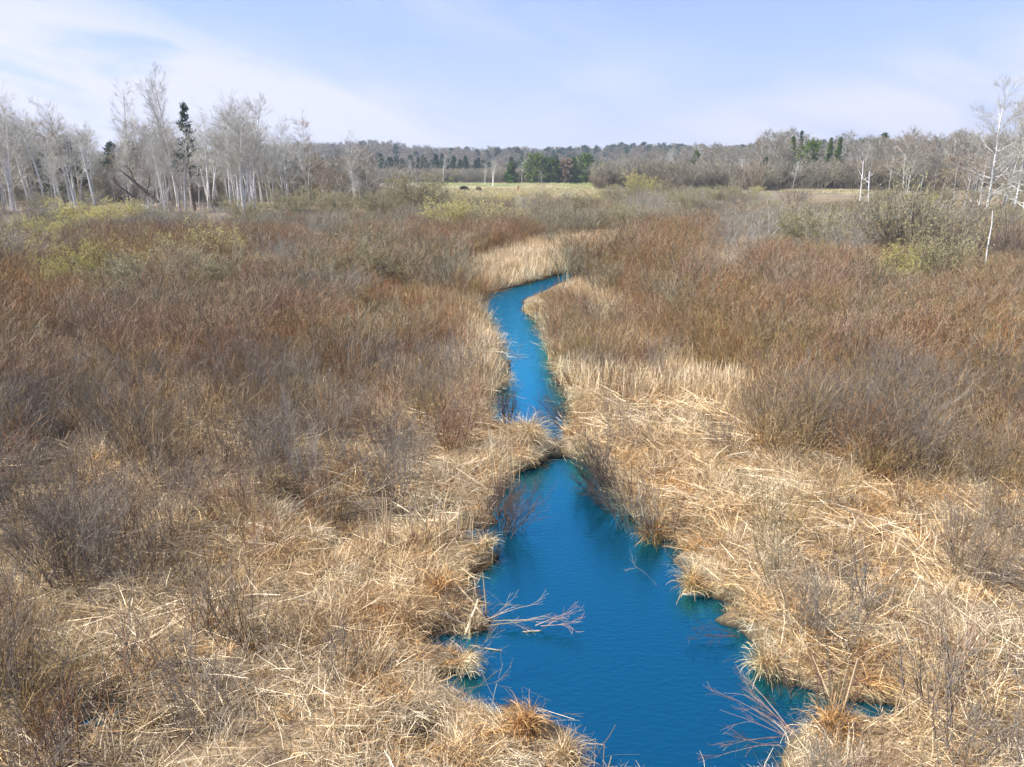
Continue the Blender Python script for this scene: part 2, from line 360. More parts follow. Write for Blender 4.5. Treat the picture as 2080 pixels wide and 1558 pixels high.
cs = ramp(nt, wnoise(nt, .2, 5, 4.), [(.35, (.13, .10, .06)), (.5, (.22, .18, .11)), (.65, (.32, .27, .17))])
cg = mixc(nt, inm, cs, cg)
c = mixc(nt, mathn(nt, 'MULTIPLY', mathn(nt, 'SUBTRACT', sx.outputs[1], 140.), .02, None, True), c, cg)
c = mixc(nt, mathn(nt, 'MULTIPLY', mathn(nt, 'SUBTRACT', sx.outputs[2], 1.), .7, None, True), c, (.15, .135, .095))
# wet mud near and under the waterline
wet = mathn(nt, 'MULTIPLY_ADD', sx.outputs[2], -8., 1.0, True)
c = mixc(nt, wet, c, (.035, .026, .018)); nt.links.new(c, b.inputs['Base Color'])
bp = nt.nodes.new('ShaderNodeBump'); bp.inputs['Strength'].default_value = .9; bp.inputs['Distance'].default_value = .05; nt.links.new(n2, bp.inputs['Height']); nt.links.new(bp.outputs[0], b.inputs['Normal'])
m, nt, b = new_mat('green_meadow')
c = ramp(nt, wnoise(nt, .05, 5, 2.), [(.35, (.13, .22, .05)), (.5, (.20, .27, .07)), (.62, (.34, .32, .14))]); nt.links.new(c, b.inputs['Base Color'])
# water: dark blue body, glossy skin with fine ripples
m, nt, b = new_mat('creek_water'); N = nt.nodes; L = nt.links
N.remove(b)
df = N.new('ShaderNodeBsdfDiffuse'); df.inputs[0].default_value = (.0, .026, .046, 1)
gl = N.new('ShaderNodeBsdfGlossy'); gl.inputs['Color'].default_value = (.15, .78, 1.0, 1); gl.inputs['Roughness'].default_value = .04
fr = N.new('ShaderNodeFresnel'); fr.inputs[0].default_value = 2.0
tc = N.new('ShaderNodeTexCoord'); mp = N.new('ShaderNodeMapping'); mp.inputs['Scale'].default_value = (1., 2.6, 1); mp.inputs['Rotation'].default_value = (0, 0, R_(-8)); L.new(tc.outputs['Object'], mp.inputs[0])
nn = N.new('ShaderNodeTexNoise'); nn.inputs['Scale'].default_value = 7.0; nn.inputs['Detail'].default_value = 3; nn.inputs['Roughness'].default_value = .55; L.new(mp.outputs[0], nn.inputs['Vector'])
sx = N.new('ShaderNodeSeparateXYZ'); L.new(tc.outputs['Object'], sx.inputs[0])
# the upper reach (far side of the dam) is ruffled by the wind, the pool below is nearly still
amp = mathn(nt, 'MULTIPLY_ADD', mathn(nt, 'MULTIPLY', mathn(nt, 'SUBTRACT', sx.outputs[1], 20.), .05, None, True), .9, .22)
bp = N.new('ShaderNodeBump'); bp.inputs['Distance'].default_value = .04; L.new(nn.outputs['Fac'], bp.inputs['Height']); L.new(amp, bp.inputs['Strength'])
for q in (gl, fr, df): L.new(bp.outputs[0], q.inputs['Normal'])
ms = N.new('ShaderNodeMixShader'); L.new(mathn(nt, 'MULTIPLY_ADD', fr.outputs[0], 2.1, .09, True), ms.inputs[0]); L.new(df.outputs[0], ms.inputs[1]); L.new(gl.outputs[0], ms.inputs[2])
L.new(ms.outputs[0], N['Material Output'].inputs[0])
def flat_mat(name, c, c2=None, sc=6., rough=.7):
    m, nt, b = new_mat(name); b.inputs['Roughness'].default_value = rough
    nt.links.new(ramp(nt, wnoise(nt, sc, 4), [(.35, c), (.65, c2 or tuple(x*.75 for x in c))]), b.inputs['Base Color'])
flat_mat('shingles', (.17, .21, .23), (.13, .17, .19), 1.5); flat_mat('house_siding', (.34, .30, .27), (.27, .24, .21), 1.)
flat_mat('yellow_boards', (.70, .48, .20), (.58, .38, .15), 2.); flat_mat('window_glass', (.10, .17, .19), (.16, .24, .26), 2., .15); flat_mat('white_trim', (.40, .39, .36))
flat_mat('rust_siding', (.32, .16, .10)); flat_mat('black_hide', (.018, .016, .016), (.03, .026, .024), 5.); flat_mat('brown_hide', (.07, .05, .025), (.10, .07, .04), 5.)
flat_mat('rust_wood', (.42, .19, .08), (.22, .09, .05), 8.)
flat_mat('mud', (.05, .038, .028), (.10, .075, .05), 9.)
# ------------------------------------------------------------------ tags
def tag(o, label, cat, group=None):
    o['label'] = label; o['category'] = cat
    if group: o['group'] = group
    return o
def empty(name, loc=(0, 0, 0), rz=0):
    o = bpy.data.objects.new(name, None); COL.objects.link(o); o.location = tuple(float(v) for v in loc); o.rotation_euler = (0, 0, rz); o.empty_display_size = .3
    return o
def copy_tree(o, parent=None):
    c = o.copy(); COL.objects.link(c); c.parent = parent
    for ch in list(KIDS.get(o.name, [])):
        k = copy_tree(ch, c)
    return c
KIDS = {}
def kid(root, o): KIDS.setdefault(root.name, []).append(o); return o
class Proto:
    """first placement uses the thing itself, later ones copy it and its parts"""
    def __init__(s, root): s.root = root; s.used = False
    def place(s, loc, rz, scale, label, cat, group=None, tilt=(0, 0)):
        o = s.root if not s.used else copy_tree(s.root)
        if not s.used: s.used = True
        o.location = tuple(float(v) for v in loc); o.rotation_euler = (tilt[0], tilt[1], rz)
        o.scale = tuple(float(v) for v in (scale if np.ndim(scale) else (scale,)*3))
        for k in ('group',):
            if k in o and not group: del o[k]
        return tag(o, label, cat, group)
# ------------------------------------------------------------------ ground, water
def angles():
    a = np.concatenate([np.linspace(-44, 44, 700), np.linspace(44, 316, 120)[1:-1]]); return np.radians(a)
A_ = angles()
Rr_ = np.concatenate([[.5, 2, 4], np.geomspace(5, 60, 420), np.geomspace(60, 2200, 150)[1:]])
AA, RR = np.meshgrid(A_, Rr_)
X = RR*np.sin(AA); Y = RR*np.cos(AA)
Z = ground_h(X, Y)
nr, na = X.shape
V = np.stack([X, Y, Z], -1).reshape(-1, 3)
idx = np.arange(nr*na).reshape(nr, na); nx = np.roll(idx, -1, 1)
Fq = np.stack([idx[:-1], nx[:-1], nx[1:], idx[1:]], -1).reshape(-1, 4)[:, ::-1]
V = np.concatenate([V, [[0, 0, .2]]]); cfan = np.stack([nx[0], idx[0], np.full(na, nr*na)], -1)
me = bpy.data.meshes.new('ground')
allf = np.concatenate([Fq.ravel(), cfan[:, ::-1].ravel()]).astype(np.int32)
me.vertices.add(len(V)); me.vertices.foreach_set('co', V.astype(np.float32).ravel()); me.loops.add(len(allf)); me.loops.foreach_set('vertex_index', allf)
ls = np.concatenate([np.arange(len(Fq))*4, len(Fq)*4+np.arange(na)*3]).astype(np.int32); lt = np.concatenate([np.full(len(Fq), 4), np.full(na, 3)]).astype(np.int32)
me.polygons.add(len(ls)); me.polygons.foreach_set('loop_start', ls); me.polygons.foreach_set('loop_total', lt); me.polygons.foreach_set('use_smooth', np.ones(len(ls), bool))
me.update(calc_edges=True); me.validate(); me.materials.append(mat('marsh_soil'))
go = bpy.data.objects.new('ground', me); COL.objects.link(go); go['kind'] = 'structure'
w = mk('creek_water', [(-18, 3, 0), (18, 3, 0), (18, 56, 0), (-18, 56, 0)], [(0, 1, 2, 3)], mat('creek_water')); w['kind'] = 'structure'
def gh(x, y): return float(ground_h(np.array([x], float), np.array([y], float))[0])
def gz(p): return np.array((p[0], p[1], gh(p[0], p[1])))
# ------------------------------------------------------------------ plant prototypes
def unit_dirs(n, t0, t1):
    az = rng.uniform(0, 2*math.pi, n); t = np.radians(rng.uniform(t0, t1, n))
    return np.stack([np.sin(t)*np.cos(az), np.sin(t)*np.sin(az), np.cos(t)], 1), az
def shrub_mesh(name, nst=26, h=1.6, spread=.45, tilt=(2, 24), side=6, sub=2, r0=.008, m='thicket_twigs', link=False, ang=(14, 38), K=5, buds=None, budn=0, buds_size=.03, rmin=.0022, wob=.075, specks=0, speck_size=.013):
    g = Geo()
    D, az = unit_dirs(nst, *tilt)
    O = np.stack([np.cos(az), np.sin(az), 0*az], 1)*(rng.random(nst)**.6*spread*.5)[:, None]; O += rng.normal(size=O.shape)*.06; O[:, 2] = -.08
    Ln = h*rng.uniform(.6, 1.12, nst)
    P = grow(O, D, Ln, K, .05, wob); Rd = np.maximum(r0*rng.uniform(.6, 1.2, nst)[:, None]*np.linspace(1, .25, K)[None], rmin)
    v = rng.random(nst); g.tubes(P, Rd, 3, v)
    Q, Qr = spawn(P, Rd, side, (.2, .97), ang, lambda t, l: l*(.48-.28*t), 4, .07, .1, .7, .4); Qr = np.maximum(Qr, rmin*.8)
    g.tubes(Q, Qr, 3)
    if sub:
        Q2, Q2r = spawn(Q, Qr, sub, (.2, .95), (15, 45), lambda t, l: l*.5, 3, .06, .1, .8, .5); Q2r = np.maximum(Q2r, rmin*.7)
        g.tubes(Q2, Q2r, 3)
    if not buds:
        if specks:
            src = Q2 if sub else Q; pts = src[rng.integers(0, len(src), specks), rng.integers(1, src.shape[1], specks)]
            g.leaves(pts, speck_size, .55+.45*rng.random(specks), .5)
        return g.build(name, mat(m), link=link)
    src = Q2 if sub else Q
    pts = src[rng.integers(0, len(src), budn), rng.integers(1, src.shape[1], budn)]+rng.normal(size=(budn, 3))*.04
    b = Geo().leaves(pts, buds_size)
    return g, b
def blades(n, L0, L1, tilt, lean=(0, 0), rad=.12, K=5, grav=.12, wob=.12, w=(.0045, .0095)):
    D, az = unit_dirs(n, *tilt); D[:, 0] += lean[0]; D[:, 1] += lean[1]
    O = rng.normal(size=(n, 3))*rad; O[:, 2] = -.04
    P = grow(O, D, rng.uniform(L0, L1, n), K, 0, wob, grav)
    # blades that droop below the ground plane lie on it
    P[..., 2] = np.where(P[..., 2] < .02, .02+rng.random(P.shape[:2])*.05, P[..., 2]); P[:, 0, 2] = -.04
    Wd = rng.uniform(w[0], w[1], n)[:, None]*np.linspace(1, .35, K)[None]
    return P, Wd
def tuft(name, n, L0, L1, tilt, lean, m, link=False, stalks=0, **k):
    g = Geo(); P, Wd = blades(n, L0, L1, tilt, lean, **k); g.ribbons(P, Wd)
    if stalks:
        P, Wd = blades(stalks, L1*.7, L1*1.2, (0, 20), (lean[0]*.3, lean[1]*.3), rad=.12, grav=.0, wob=.05); g.tubes(P, Wd*.35, 3)
    return g.build(name, mat(m), link=link)
def pcol(name, objs):
    c = bpy.data.collections.new(name)
    for o in objs: c.objects.link(o)
    return c
# ------------------------------------------------------------------ scattering (one object of stuff by geometry nodes)
def scatter(name, pts, rot, scl, idx, coll, label, cat):
    me = bpy.data.meshes.new(name); n = len(pts)
    me.vertices.add(n); me.vertices.foreach_set('co', np.asarray(pts, np.float32).ravel())
    for an, ty, dat, key in (('rot', 'FLOAT_VECTOR', rot, 'vector'), ('scl', 'FLOAT_VECTOR', scl, 'vector')):
        a = me.attributes.new(an, ty, 'POINT'); a.data.foreach_set(key, np.asarray(dat, np.float32).ravel())
    a = me.attributes.new('idx', 'INT', 'POINT'); a.data.foreach_set('value', np.asarray(idx, np.int32))
    o = bpy.data.objects.new(name, me); COL.objects.link(o)
    ng = bpy.data.node_groups.new(name, 'GeometryNodeTree')
    ng.interface.new_socket('Geometry', in_out='INPUT', socket_type='NodeSocketGeometry'); ng.interface.new_socket('Geometry', in_out='OUTPUT', socket_type='NodeSocketGeometry')
    N = ng.nodes; L = ng.links
    gi = N.new('NodeGroupInput'); gout = N.new('NodeGroupOutput')
    ci = N.new('GeometryNodeCollectionInfo'); ci.inputs['Collection'].default_value = coll; ci.inputs['Separate Children'].default_value = True; ci.inputs['Reset Children'].default_value = True
    iop = N.new('GeometryNodeInstanceOnPoints'); iop.inputs['Pick Instance'].default_value = True
    def na(an, ty):
        q = N.new('GeometryNodeInputNamedAttribute'); q.data_type = ty; q.inputs['Name'].default_value = an
        return q.outputs['Attribute']
    e2r = N.new('FunctionNodeEulerToRotation'); L.new(na('rot', 'FLOAT_VECTOR'), e2r.inputs[0])
    L.new(gi.outputs[0], iop.inputs['Points']); L.new(ci.outputs[0], iop.inputs['Instance']); L.new(na('idx', 'INT'), iop.inputs['Instance Index'])
    L.new(e2r.outputs[0], iop.inputs['Rotation']); L.new(na('scl', 'FLOAT_VECTOR'), iop.inputs['Scale']); L.new(iop.outputs[0], gout.inputs[0])
    md = o.modifiers.new('scatter', 'NODES'); md.node_group = ng
    o['kind'] = 'stuff'; o['label'] = label; o['category'] = cat
    return o
def wedge(dens, r0, r1, amax=43):
    """random points in the view wedge with dens per m2"""
    area = math.radians(2*amax)*(r1*r1-r0*r0)/2; n = int(area*dens)
    r = np.sqrt(rng.random(n)*(r1*r1-r0*r0)+r0*r0); a = np.radians(rng.uniform(-amax, amax, n))
    x, y = r*np.sin(a), r*np.cos(a); dm = G(1131, 912, 0)
    k = ((x-dm[0])/.30)**2+((y-dm[1])/.75)**2 > 1      # the muddy gap in the dam stays bare
    return x[k], y[k]
# ------------------------------------------------------------------ where grass is open and where the thicket stands (photo pixels)
OPEN = [[(190,1230),(330,1180),(520,1135),(640,1085),(780,1040),(900,975),(1000,900),(1110,880),(1010,1140),(1000,1300),(1180,1560),(480,1600),(300,1600),(170,1440),(150,1300)],
        [(1130,800),(1200,770),(1330,765),(1440,770),(1530,830),(1560,950),(1640,1000),(1740,1010),(1850,1110),(1970,1260),(2100,1340),(2100,1600),(1570,1600),(1390,1150),(1240,1000),(1140,900)],
        [(940,610),(930,560),(960,525),(1060,500),(1180,480),(1290,482),(1310,500),(1240,545),(1180,560),(1010,598)],
        [(940,650),(985,640),(1020,690),(1040,740),(1010,780),(965,760),(930,720)]]
MIX = [[(680,640),(760,600),(980,640),(1040,780),(980,880),(780,800),(660,720)], [(1070,600),(1280,560),(1360,700),(1500,780),(1560,960),(1250,900),(1130,780)],
       [(0,1060),(300,1060),(560,1000),(560,1120),(300,1300),(260,1600),(0,1600)], [(100,740),(200,740),(210,830),(100,830)], [(560,830),(800,800),(1000,860),(1000,960),(700,1000),(540,960)],
       [(1560,950),(1700,940),(2100,1060),(2100,1400),(1900,1300),(1700,1100),(1600,1050)]]
def zone(x, y):
    """returns openness 0..1 of the ground plane point"""
    px, py = proj(x, y, 0.1)
    jx = (fbm(x*.9, y*.9, 31)-.5)*110; jy = (fbm(x*.9, y*.9, 47)-.5)*70
    z = np.zeros(px.shape)
    for P in MIX: z = np.maximum(z, .5*inpoly(px+jx, py+jy, P))
    for P in OPEN: z = np.maximum(z, 1.*inpoly(px+jx*.6, py+jy*.6, P))
    return z
def top_limit(px):
    """highest photo row that thicket tops may reach"""
    return np.interp(px, [0, 250, 420, 560, 740, 880, 900, 1060, 1340, 1400, 1650, 1800, 1900, 2080], [420, 415, 428, 415, 402, 398, 393, 395, 391, 396, 404, 398, 405, 410])
def hides_water(x, y, h):
    bad = np.zeros(x.shape, bool)
    for f in (.35, .6, .8, .97):
        px, py = proj(x, y, .15+h*f)
        for P in PIXW: bad |= inpoly(px, py, P)
    return bad
# ---- bigger bushes: kind, column, foot row, top row, width, label
bushes = [('Y', 180, 590, 500, 1.1, 'bright yellow green budding willow in the left thicket'), ('Y', 85, 600, 540, 1.0, 'pale yellow catkin willow left of the bright yellow one'), ('G', 250, 620, 532, 1.1, 'grey green bush right of the bright yellow willow'),
 ('G', 460, 610, 515, 1.1, 'olive green rounded bush in the middle of the left thicket'), ('Y', 200, 470, 408, 1.6, 'yellow olive bush at the foot of the left birches'), ('Y', 115, 500, 440, 1.3, 'yellowish bush below the left birches, nearer than its neighbour'),
 ('Y', 270, 455, 418, 1.2, 'small yellow bush in front of the fallen dark tree'), ('G', 600, 450, 392, 1.4, 'olive green rounded bush at the right end of the birches'), ('G', 690, 445, 393, 1.5, 'dark olive bush right of the rounded one'),
 ('R', 640, 500, 440, 1.1, 'silvery grey bush in the upper left thicket'), ('G', 848, 436, 358, 1.25, 'large round olive bush left of the grazing cattle'), ('R', 795, 420, 333, 1.4, 'large round tan bush behind the olive one'),
 ('Y', 915, 470, 403, 1.2, 'light green willow below the cattle'), ('G', 770, 450, 398, 1.2, 'low green bush left of the round olive bush'), ('G', 960, 440, 400, 1.3, 'grey green bush under the grazing cattle'),
 ('R', 1310, 450, 398, 1.4, 'pale green grey bush right of the pasture'), ('G', 1275, 470, 420, 1.3, 'light green bush below the right end of the pasture'), ('D', 1345, 400, 350, 1.3, 'dark brown rounded bush right of the pasture'),
 ('Y', 1300, 402, 362, 1.3, 'yellowish bush left of the dark brown rounded bush'), ('G', 1680, 375, 348, 1.5, 'pale green rounded bush below the pair of pines'), ('G', 1640, 378, 350, 1.3, 'pale green bush at the foot of the large pine'),
 ('D', 1700, 384, 362, 1.8, 'dark reddish low bush beside the pale clearing'), ('g', 1850, 545, 366, .95, 'very large olive budding willow in the right thicket'), ('D', 1835, 545, 395, 1.0, 'dark stemmed willow inside the very large olive one'),
 ('Y', 1820, 590, 510, 1.2, 'yellow green sprouting bush below the very large willow'), ('R', 1480, 560, 490, 1.3, 'pale lilac grey bush in the right thicket'), ('R', 1500, 520, 440, 1.2, 'grey bush with pale stems above the lilac grey one'),
 ('G', 1640, 520, 425, 1.3, 'olive green bush in the upper right thicket'), ('R', 1560, 505, 425, 1.2, 'pale grey bush left of the olive green one'), ('R', 1720, 540, 450, 1.1, 'silver grey bush left of the very large willow'),
 ('D', 1610, 420, 378, 1.4, 'dark upright bush in front of the solitary yellowish aspen'), ('G', 1180, 440, 402, 1.4, 'grey green bush below the middle pines'), ('R', 1060, 445, 402, 1.3, 'greyish bush below the rusty stump'),
 ('G', 1400, 440, 400, 1.4, 'green grey bush at the right end of the far scrub'), ('D', 1500, 430, 392, 1.4, 'brown bush in the far scrub before the right birches'), ('R', 560, 560, 480, 1.1, 'thin pale grey bush in the left thicket'),
 ('D', 2040, 560, 430, 1.3, 'dark grey bush at the right edge below the big aspens'), ('D', 1960, 560, 440, 1.2, 'dark brown bush left of the white birch pole'), ('G', 1910, 600, 470, .9, 'dark trunked bush right of the very large willow'),
 ('R', 30, 470, 428, 1.5, 'dark grey bush at the left edge under the birches'), ('G', 500, 455, 408, 1.4, 'olive bush at the foot of the tall birch clump'), ('R', 440, 470, 430, 1.4, 'greyish bush below the dark pine')]
def make_room(x, y, h):
    px, py = proj(x, y, .15); lim = np.full(x.shape, -1e9)
    for k, bx, yb, tp, wd, lab in bushes:
        hw = .62*(yb-tp)*wd; u = np.abs(px-bx)/hw
        inn = (u < 1) & (py > yb-25) & (py < yb+150); lim = np.where(inn, np.maximum(lim, tp+(yb-tp)*(.62+.12*rng.random(x.shape))), lim)
    v = (779-lim)/F; rr = (-sp+v*cp)/(cp+v*sp); zc = H+rr*y-.15
    return np.where(lim > -1e8, np.minimum(h, zc), h)
# ---- thicket placement
def fit_height(x, y, hgt):
    px, _ = proj(x, y, .2)
    lim = top_limit(px)+rng.uniform(6, 26, px.shape)
    # height whose top reaches row lim
    v = (779-lim)/F; r = (-sp+v*cp)/(cp+v*sp)   # slope of that sight line
    zmax = H+r*y
    return np.minimum(hgt, zmax-.15)
SH = []     # x,y,h
def thick(dens, r0, r1, hf, keep_open, keep_mix):
    x, y = wedge(dens, r0, r1)
    z = zone(x, y); k = rng.random(len(x)) < np.where(z > .9, keep_open, np.where(z > .4, keep_mix, 1.))
    k &= water_sd(x, y) > .12
    x = x[k]; y = y[k]; z = z[k]
    h = hf(x, y)*rng.uniform(.75, 1.2, len(x))*np.where(z > .4, .85, 1.)
    h = np.where(np.hypot(x, y) < 7.5, h*.75, h)
    h2 = make_room(x, y, fit_height(x, y, h)); ok = h2 > .4; x, y, h = x[ok], y[ok], h2[ok]
    for it in range(3):
        bad = hides_water(x, y, h); h = np.where(bad, h*.62, h)
    ok = ~hides_water(x, y, h) & (h > .35)
    return np.stack([x[ok], y[ok], h[ok]], 1)
hnear = lambda x, y: 1.35+.5*fbm(x*.15, y*.15, 3)+0*x
N1 = thick(1.55, 6.2, 14, hnear, .20, .78)
N2 = thick(1.7, 14, 30, lambda x, y: 1.45+.6*fbm(x*.12, y*.12, 3), .06, .72)
N3 = thick(1.1, 30, 62, lambda x, y: 1.6+.9*fbm(x*.1, y*.1, 3), .02, .4)
N5 = thick(.26, 150, 310, lambda x, y: 2.2+1.6*fbm(x*.05, y*.05, 3), .0, .4)
px5, _ = proj(N5[:, 0], N5[:, 1], 0); N5 = N5[(px5 < 880) | ((px5 > 1345) & ((px5 < 1560) | (px5 > 1760))) | (N5[:, 1] < 185) & (px5 > 1345) | (N5[:, 1] > 245) & (px5 > 1345)]
N4 = thick(.42, 62, 150, lambda x, y: 1.3+1.1*fbm(x*.06, y*.06, 3), .0, .4)
near = [shrub_mesh('willow_shrub', nst=int(rng.integers(14, 24)), h=1.6, r0=.0075, side=6, sub=3, tilt=(2, 30), ang=(16, 50), wob=.10, specks=500, speck_size=.009, m='thicket_twigs' if i < 2 else 'grey_twigs') for i in range(5)]
thickets = [shrub_mesh('thicket_stems', nst=int(rng.integers(30, 42)), h=1.65, spread=1.0, r0=.0085, side=7, sub=3, tilt=(1, 30), rmin=.003, ang=(18, 55), wob=.12, specks=1500) for i in range(6)]
fars = [shrub_mesh('thicket_mass', m='scrub_twigs' if i < 4 else 'thicket_twigs', nst=44, h=2.0, spread=1.7, r0=.014, side=7, sub=2, tilt=(1, 38), rmin=.006, ang=(20, 55), specks=1200, speck_size=.03) for i in range(5)]
near_all = np.concatenate([N1, N2]); o_ = np.argsort(np.hypot(near_all[:, 0], near_all[:, 1])); near_all = near_all[o_]
IND = near_all[:290]; REST = near_all[290:]
pr = [Proto(o) for o in near]
for o in near: COL.objects.link(o)
for x, y, h in IND:
    px, py = proj(x, y, .2)
    side = 'left' if px < (1040 if py > 950 else 1060) else 'right'
    wz = float(water_sd(np.array([x]), np.array([y]))[0])
    if wz < .9: where = f'growing at the waterline of the {side} bank of the near pool'
    elif py > 1330: where = f'rising from matted straw in the bottom {side} foreground'
    elif py > 1130: where = f'rising from matted straw {side} of the near pool, middle foreground'
    else: where = f'at the front edge of the brown thicket {side} of the near pool'
    P = pr[int(rng.integers(0, len(pr)))]
    s = h/1.6
    P.place((x, y, gh(x, y)), rng.uniform(0, 6.28), (s*1.05, s*1.05, s), 'leafless willow shrub '+where, 'shrub', f'bare willow shrubs {where}')
def euler(n, t=.12): return np.stack([rng.normal(size=n)*t, rng.normal(size=n)*t, rng.uniform(0, 6.28, n)], 1)
def place_stuff(name, arr, protos, base_h, label, cat, wide=1.):
    n = len(arr); z = ground_h(arr[:, 0], arr[:, 1]); s = arr[:, 2]/base_h
    scl = np.stack([np.maximum(s, .6)*wide]*2+[s], 1)
    scatter(name, np.stack([arr[:, 0], arr[:, 1], z-.03], 1), euler(n, .08), scl, rng.integers(0, len(protos), n), pcol(name+'_kinds', protos), label, cat)
thickets += [shrub_mesh('thicket_stems', nst=34, h=1.65, spread=1.1, r0=.010, side=7, sub=3, tilt=(1, 34), rmin=.004, ang=(18, 55), wob=.12, m='scrub_twigs')]
place_stuff('willow_thicket', np.concatenate([REST, N3]), thickets, 1.65, 'dense leafless red brown and olive willow thicket covering both sides of the creek', 'thicket')
N4 = np.concatenate([N4, N5])
place_stuff('distant_thicket', N4, fars, 2.0, 'distant hazy brown scrub stretching to the meadow and the tree line', 'thicket')
# ------------------------------------------------------------------ grass
mats_ = [tuft('matted_grass', 140, .20, .55, (45, 95), (1.1, rng.uniform(-.2, .2)), 'straw', rad=.16, grav=.12, wob=.17, stalks=2) for i in range(5)] \
      + [tuft('standing_grass', 80, .3, .75, (5, 50), (rng.uniform(-.2, .2), rng.uniform(-.2, .2)), 'straw', rad=.12, grav=.06, wob=.12, stalks=5) for i in range(3)]
golds = [tuft('golden_grass', 75, .22, .65, (25, 90), (.5, rng.uniform(-.3, .3)), 'golden_straw', rad=.13, grav=.10, wob=.24, w=(.007, .014), stalks=2) for i in range(4)]
reeds = [tuft('reed_grass', 90, .5, 1.05, (2, 24), (0, 0), 'straw', rad=.22, grav=.02, wob=.06, w=(.008, .015), stalks=8) for i in range(3)]
greens = [tuft('green_grass', 60, .1, .25, (5, 50), (0, 0), 'green_blades', rad=.10, grav=.05, wob=.1) for i in range(2)]
def grass(name, dens, r0, r1, protos, prob, sc, label, tz=.1, hf=.42):
    x, y = wedge(dens, r0, r1); wd = water_sd(x, y); z = zone(x, y)
    k = (rng.random(len(x)) < prob(x, y, z, wd)) & (wd > .05)
    x, y = x[k], y[k]; wd = wd[k]; n = len(x); g = ground_h(x, y)
    s = rng.uniform(.75, 1.25, n)*sc
    s = s*np.clip(.45+wd*.9, .42, 1)
    for it in range(2): hid = hides_water(x, y, hf*s); s = np.where(hid, s*.7, s)
    k = ~hides_water(x, y, hf*.6*s) | (rng.random(n) < .05) | (np.hypot(x, y) < 16)
    x, y, s, g, wd = x[k], y[k], s[k], g[k], wd[k]; n = len(x)
    eu = euler(n, tz); eu[:, 2] = fbm(x*.55, y*.55, 61)*18+rng.normal(size=n)*.7
    return np.stack([x, y, np.maximum(g, 0)-.01], 1), eu, np.stack([s, s, s*rng.uniform(.7, 1.2, n)*np.where(np.hypot(x, y) < 15, .66, np.where(np.hypot(x, y) > 18, .70, 1.))], 1), rng.integers(0, len(protos), n), protos
def emit(name, sets, label, cat):
    protos = []; P = []; Ro = []; Sc = []; I = []
    names = {}
    for p, r, s, i, pr_ in sets:
        off = []
        for o in pr_:
            if o.name not in names: names[o.name] = len(protos); protos.append(o)
            off.append(o.name)
        P.append(p); Ro.append(r); Sc.append(s); I.append([off[j] for j in i])
    c = pcol(name+'_kinds', protos); order = {nm: k for k, nm in enumerate(sorted(names))}
    I = np.array([order[q] for l in I for q in l])
    return scatter(name, np.concatenate(P), np.concatenate(Ro), np.concatenate(Sc), I, c, label, cat)
def right_side(x, y):
    px, py = proj(x, y, .1); return px > np.where(py > 930, 1200, 1110)
pn = lambda x, y, z, wd: np.where(z > .9, 1., np.where(z > .4, .55, .30))*np.where(right_side(x, y) & (wd < 2.5) & (wd > .7), .6, 1)*np.where(wd < .7, 1, .12+.88*(fbm(x*1.5, y*1.5, 77) > .40))*(1-.72*hollow(x, y))
pg = lambda x, y, z, wd: np.where(right_side(x, y), np.where(z > .4, .9, .3)*(fbm(x*.5, y*.5, 55) > .42), np.where(z > .4, .25, .12)*(fbm(x*.8, y*.8, 56) > .5))*np.where(wd < .5, 1.3, 1)*(1-.6*hollow(x, y))
s1 = grass('a', 17, 5.6, 15, mats_, pn, .95, '')
s2 = grass('a', 9, 5.6, 15, golds, pg, .9, '')
s3 = grass('b', 10, 15, 30, mats_, lambda x, y, z, wd: pn(x, y, z, wd), 1.2, '')
s4 = grass('b', 5, 15, 30, golds, pg, 1.2, '')
s5 = grass('c', 6, 18, 62, reeds, lambda x, y, z, wd: np.where(z > .9, 1., np.where(z > .4, .65, .5)*np.where(y > 50, .6, 1)), 1.1, '', hf=.85)
s6 = grass('d', 1.1, 5.6, 14, greens, lambda x, y, z, wd: (fbm(x*.4, y*.4, 91) > .62)*1., 1., '')
def edge(dens, r0, r1, sc):
    x, y = wedge(dens, r0, r1, 30); wd = water_sd(x, y); k = (wd > -.05) & (wd < .13); x, y = x[k], y[k]; n = len(x); s = rng.uniform(.35, .75, n)*sc
    hid = hides_water(x, y, .25*s); s = np.where(hid, s*.75, s)
    return np.stack([x, y, np.maximum(ground_h(x, y), -.02)], 1), euler(n, .2), np.stack([s, s, s*rng.uniform(.6, 1.1, n)], 1), rng.integers(0, 3, n), wets
wets = [tuft('wet_grass', 60, .2, .5, (25, 95), (.3, 0), 'wet_straw', rad=.10, grav=.14, wob=.25, w=(.005, .011)) for i in range(3)]
def band(dens, r0, r1, sc, protos):
    x, y = wedge(dens, r0, r1, 32); wd = water_sd(x, y); k = (wd > .07) & (wd < .85) & (rng.random(len(x)) < 1-.7*hollow(x, y)); x, y = x[k], y[k]; n = len(x); s = rng.uniform(.5, .95, n)*sc
    for it in range(2): hid = hides_water(x, y, .35*s); s = np.where(hid, s*.75, s)
    eu = euler(n, .15); eu[:, 2] = fbm(x*.55, y*.55, 61)*18+rng.normal(size=n)*.8
    return np.stack([x, y, np.maximum(ground_h(x, y), -.02)], 1), eu, np.stack([s, s, s*rng.uniform(.5, .9, n)], 1), rng.integers(0, len(protos), n), protos
litter = []
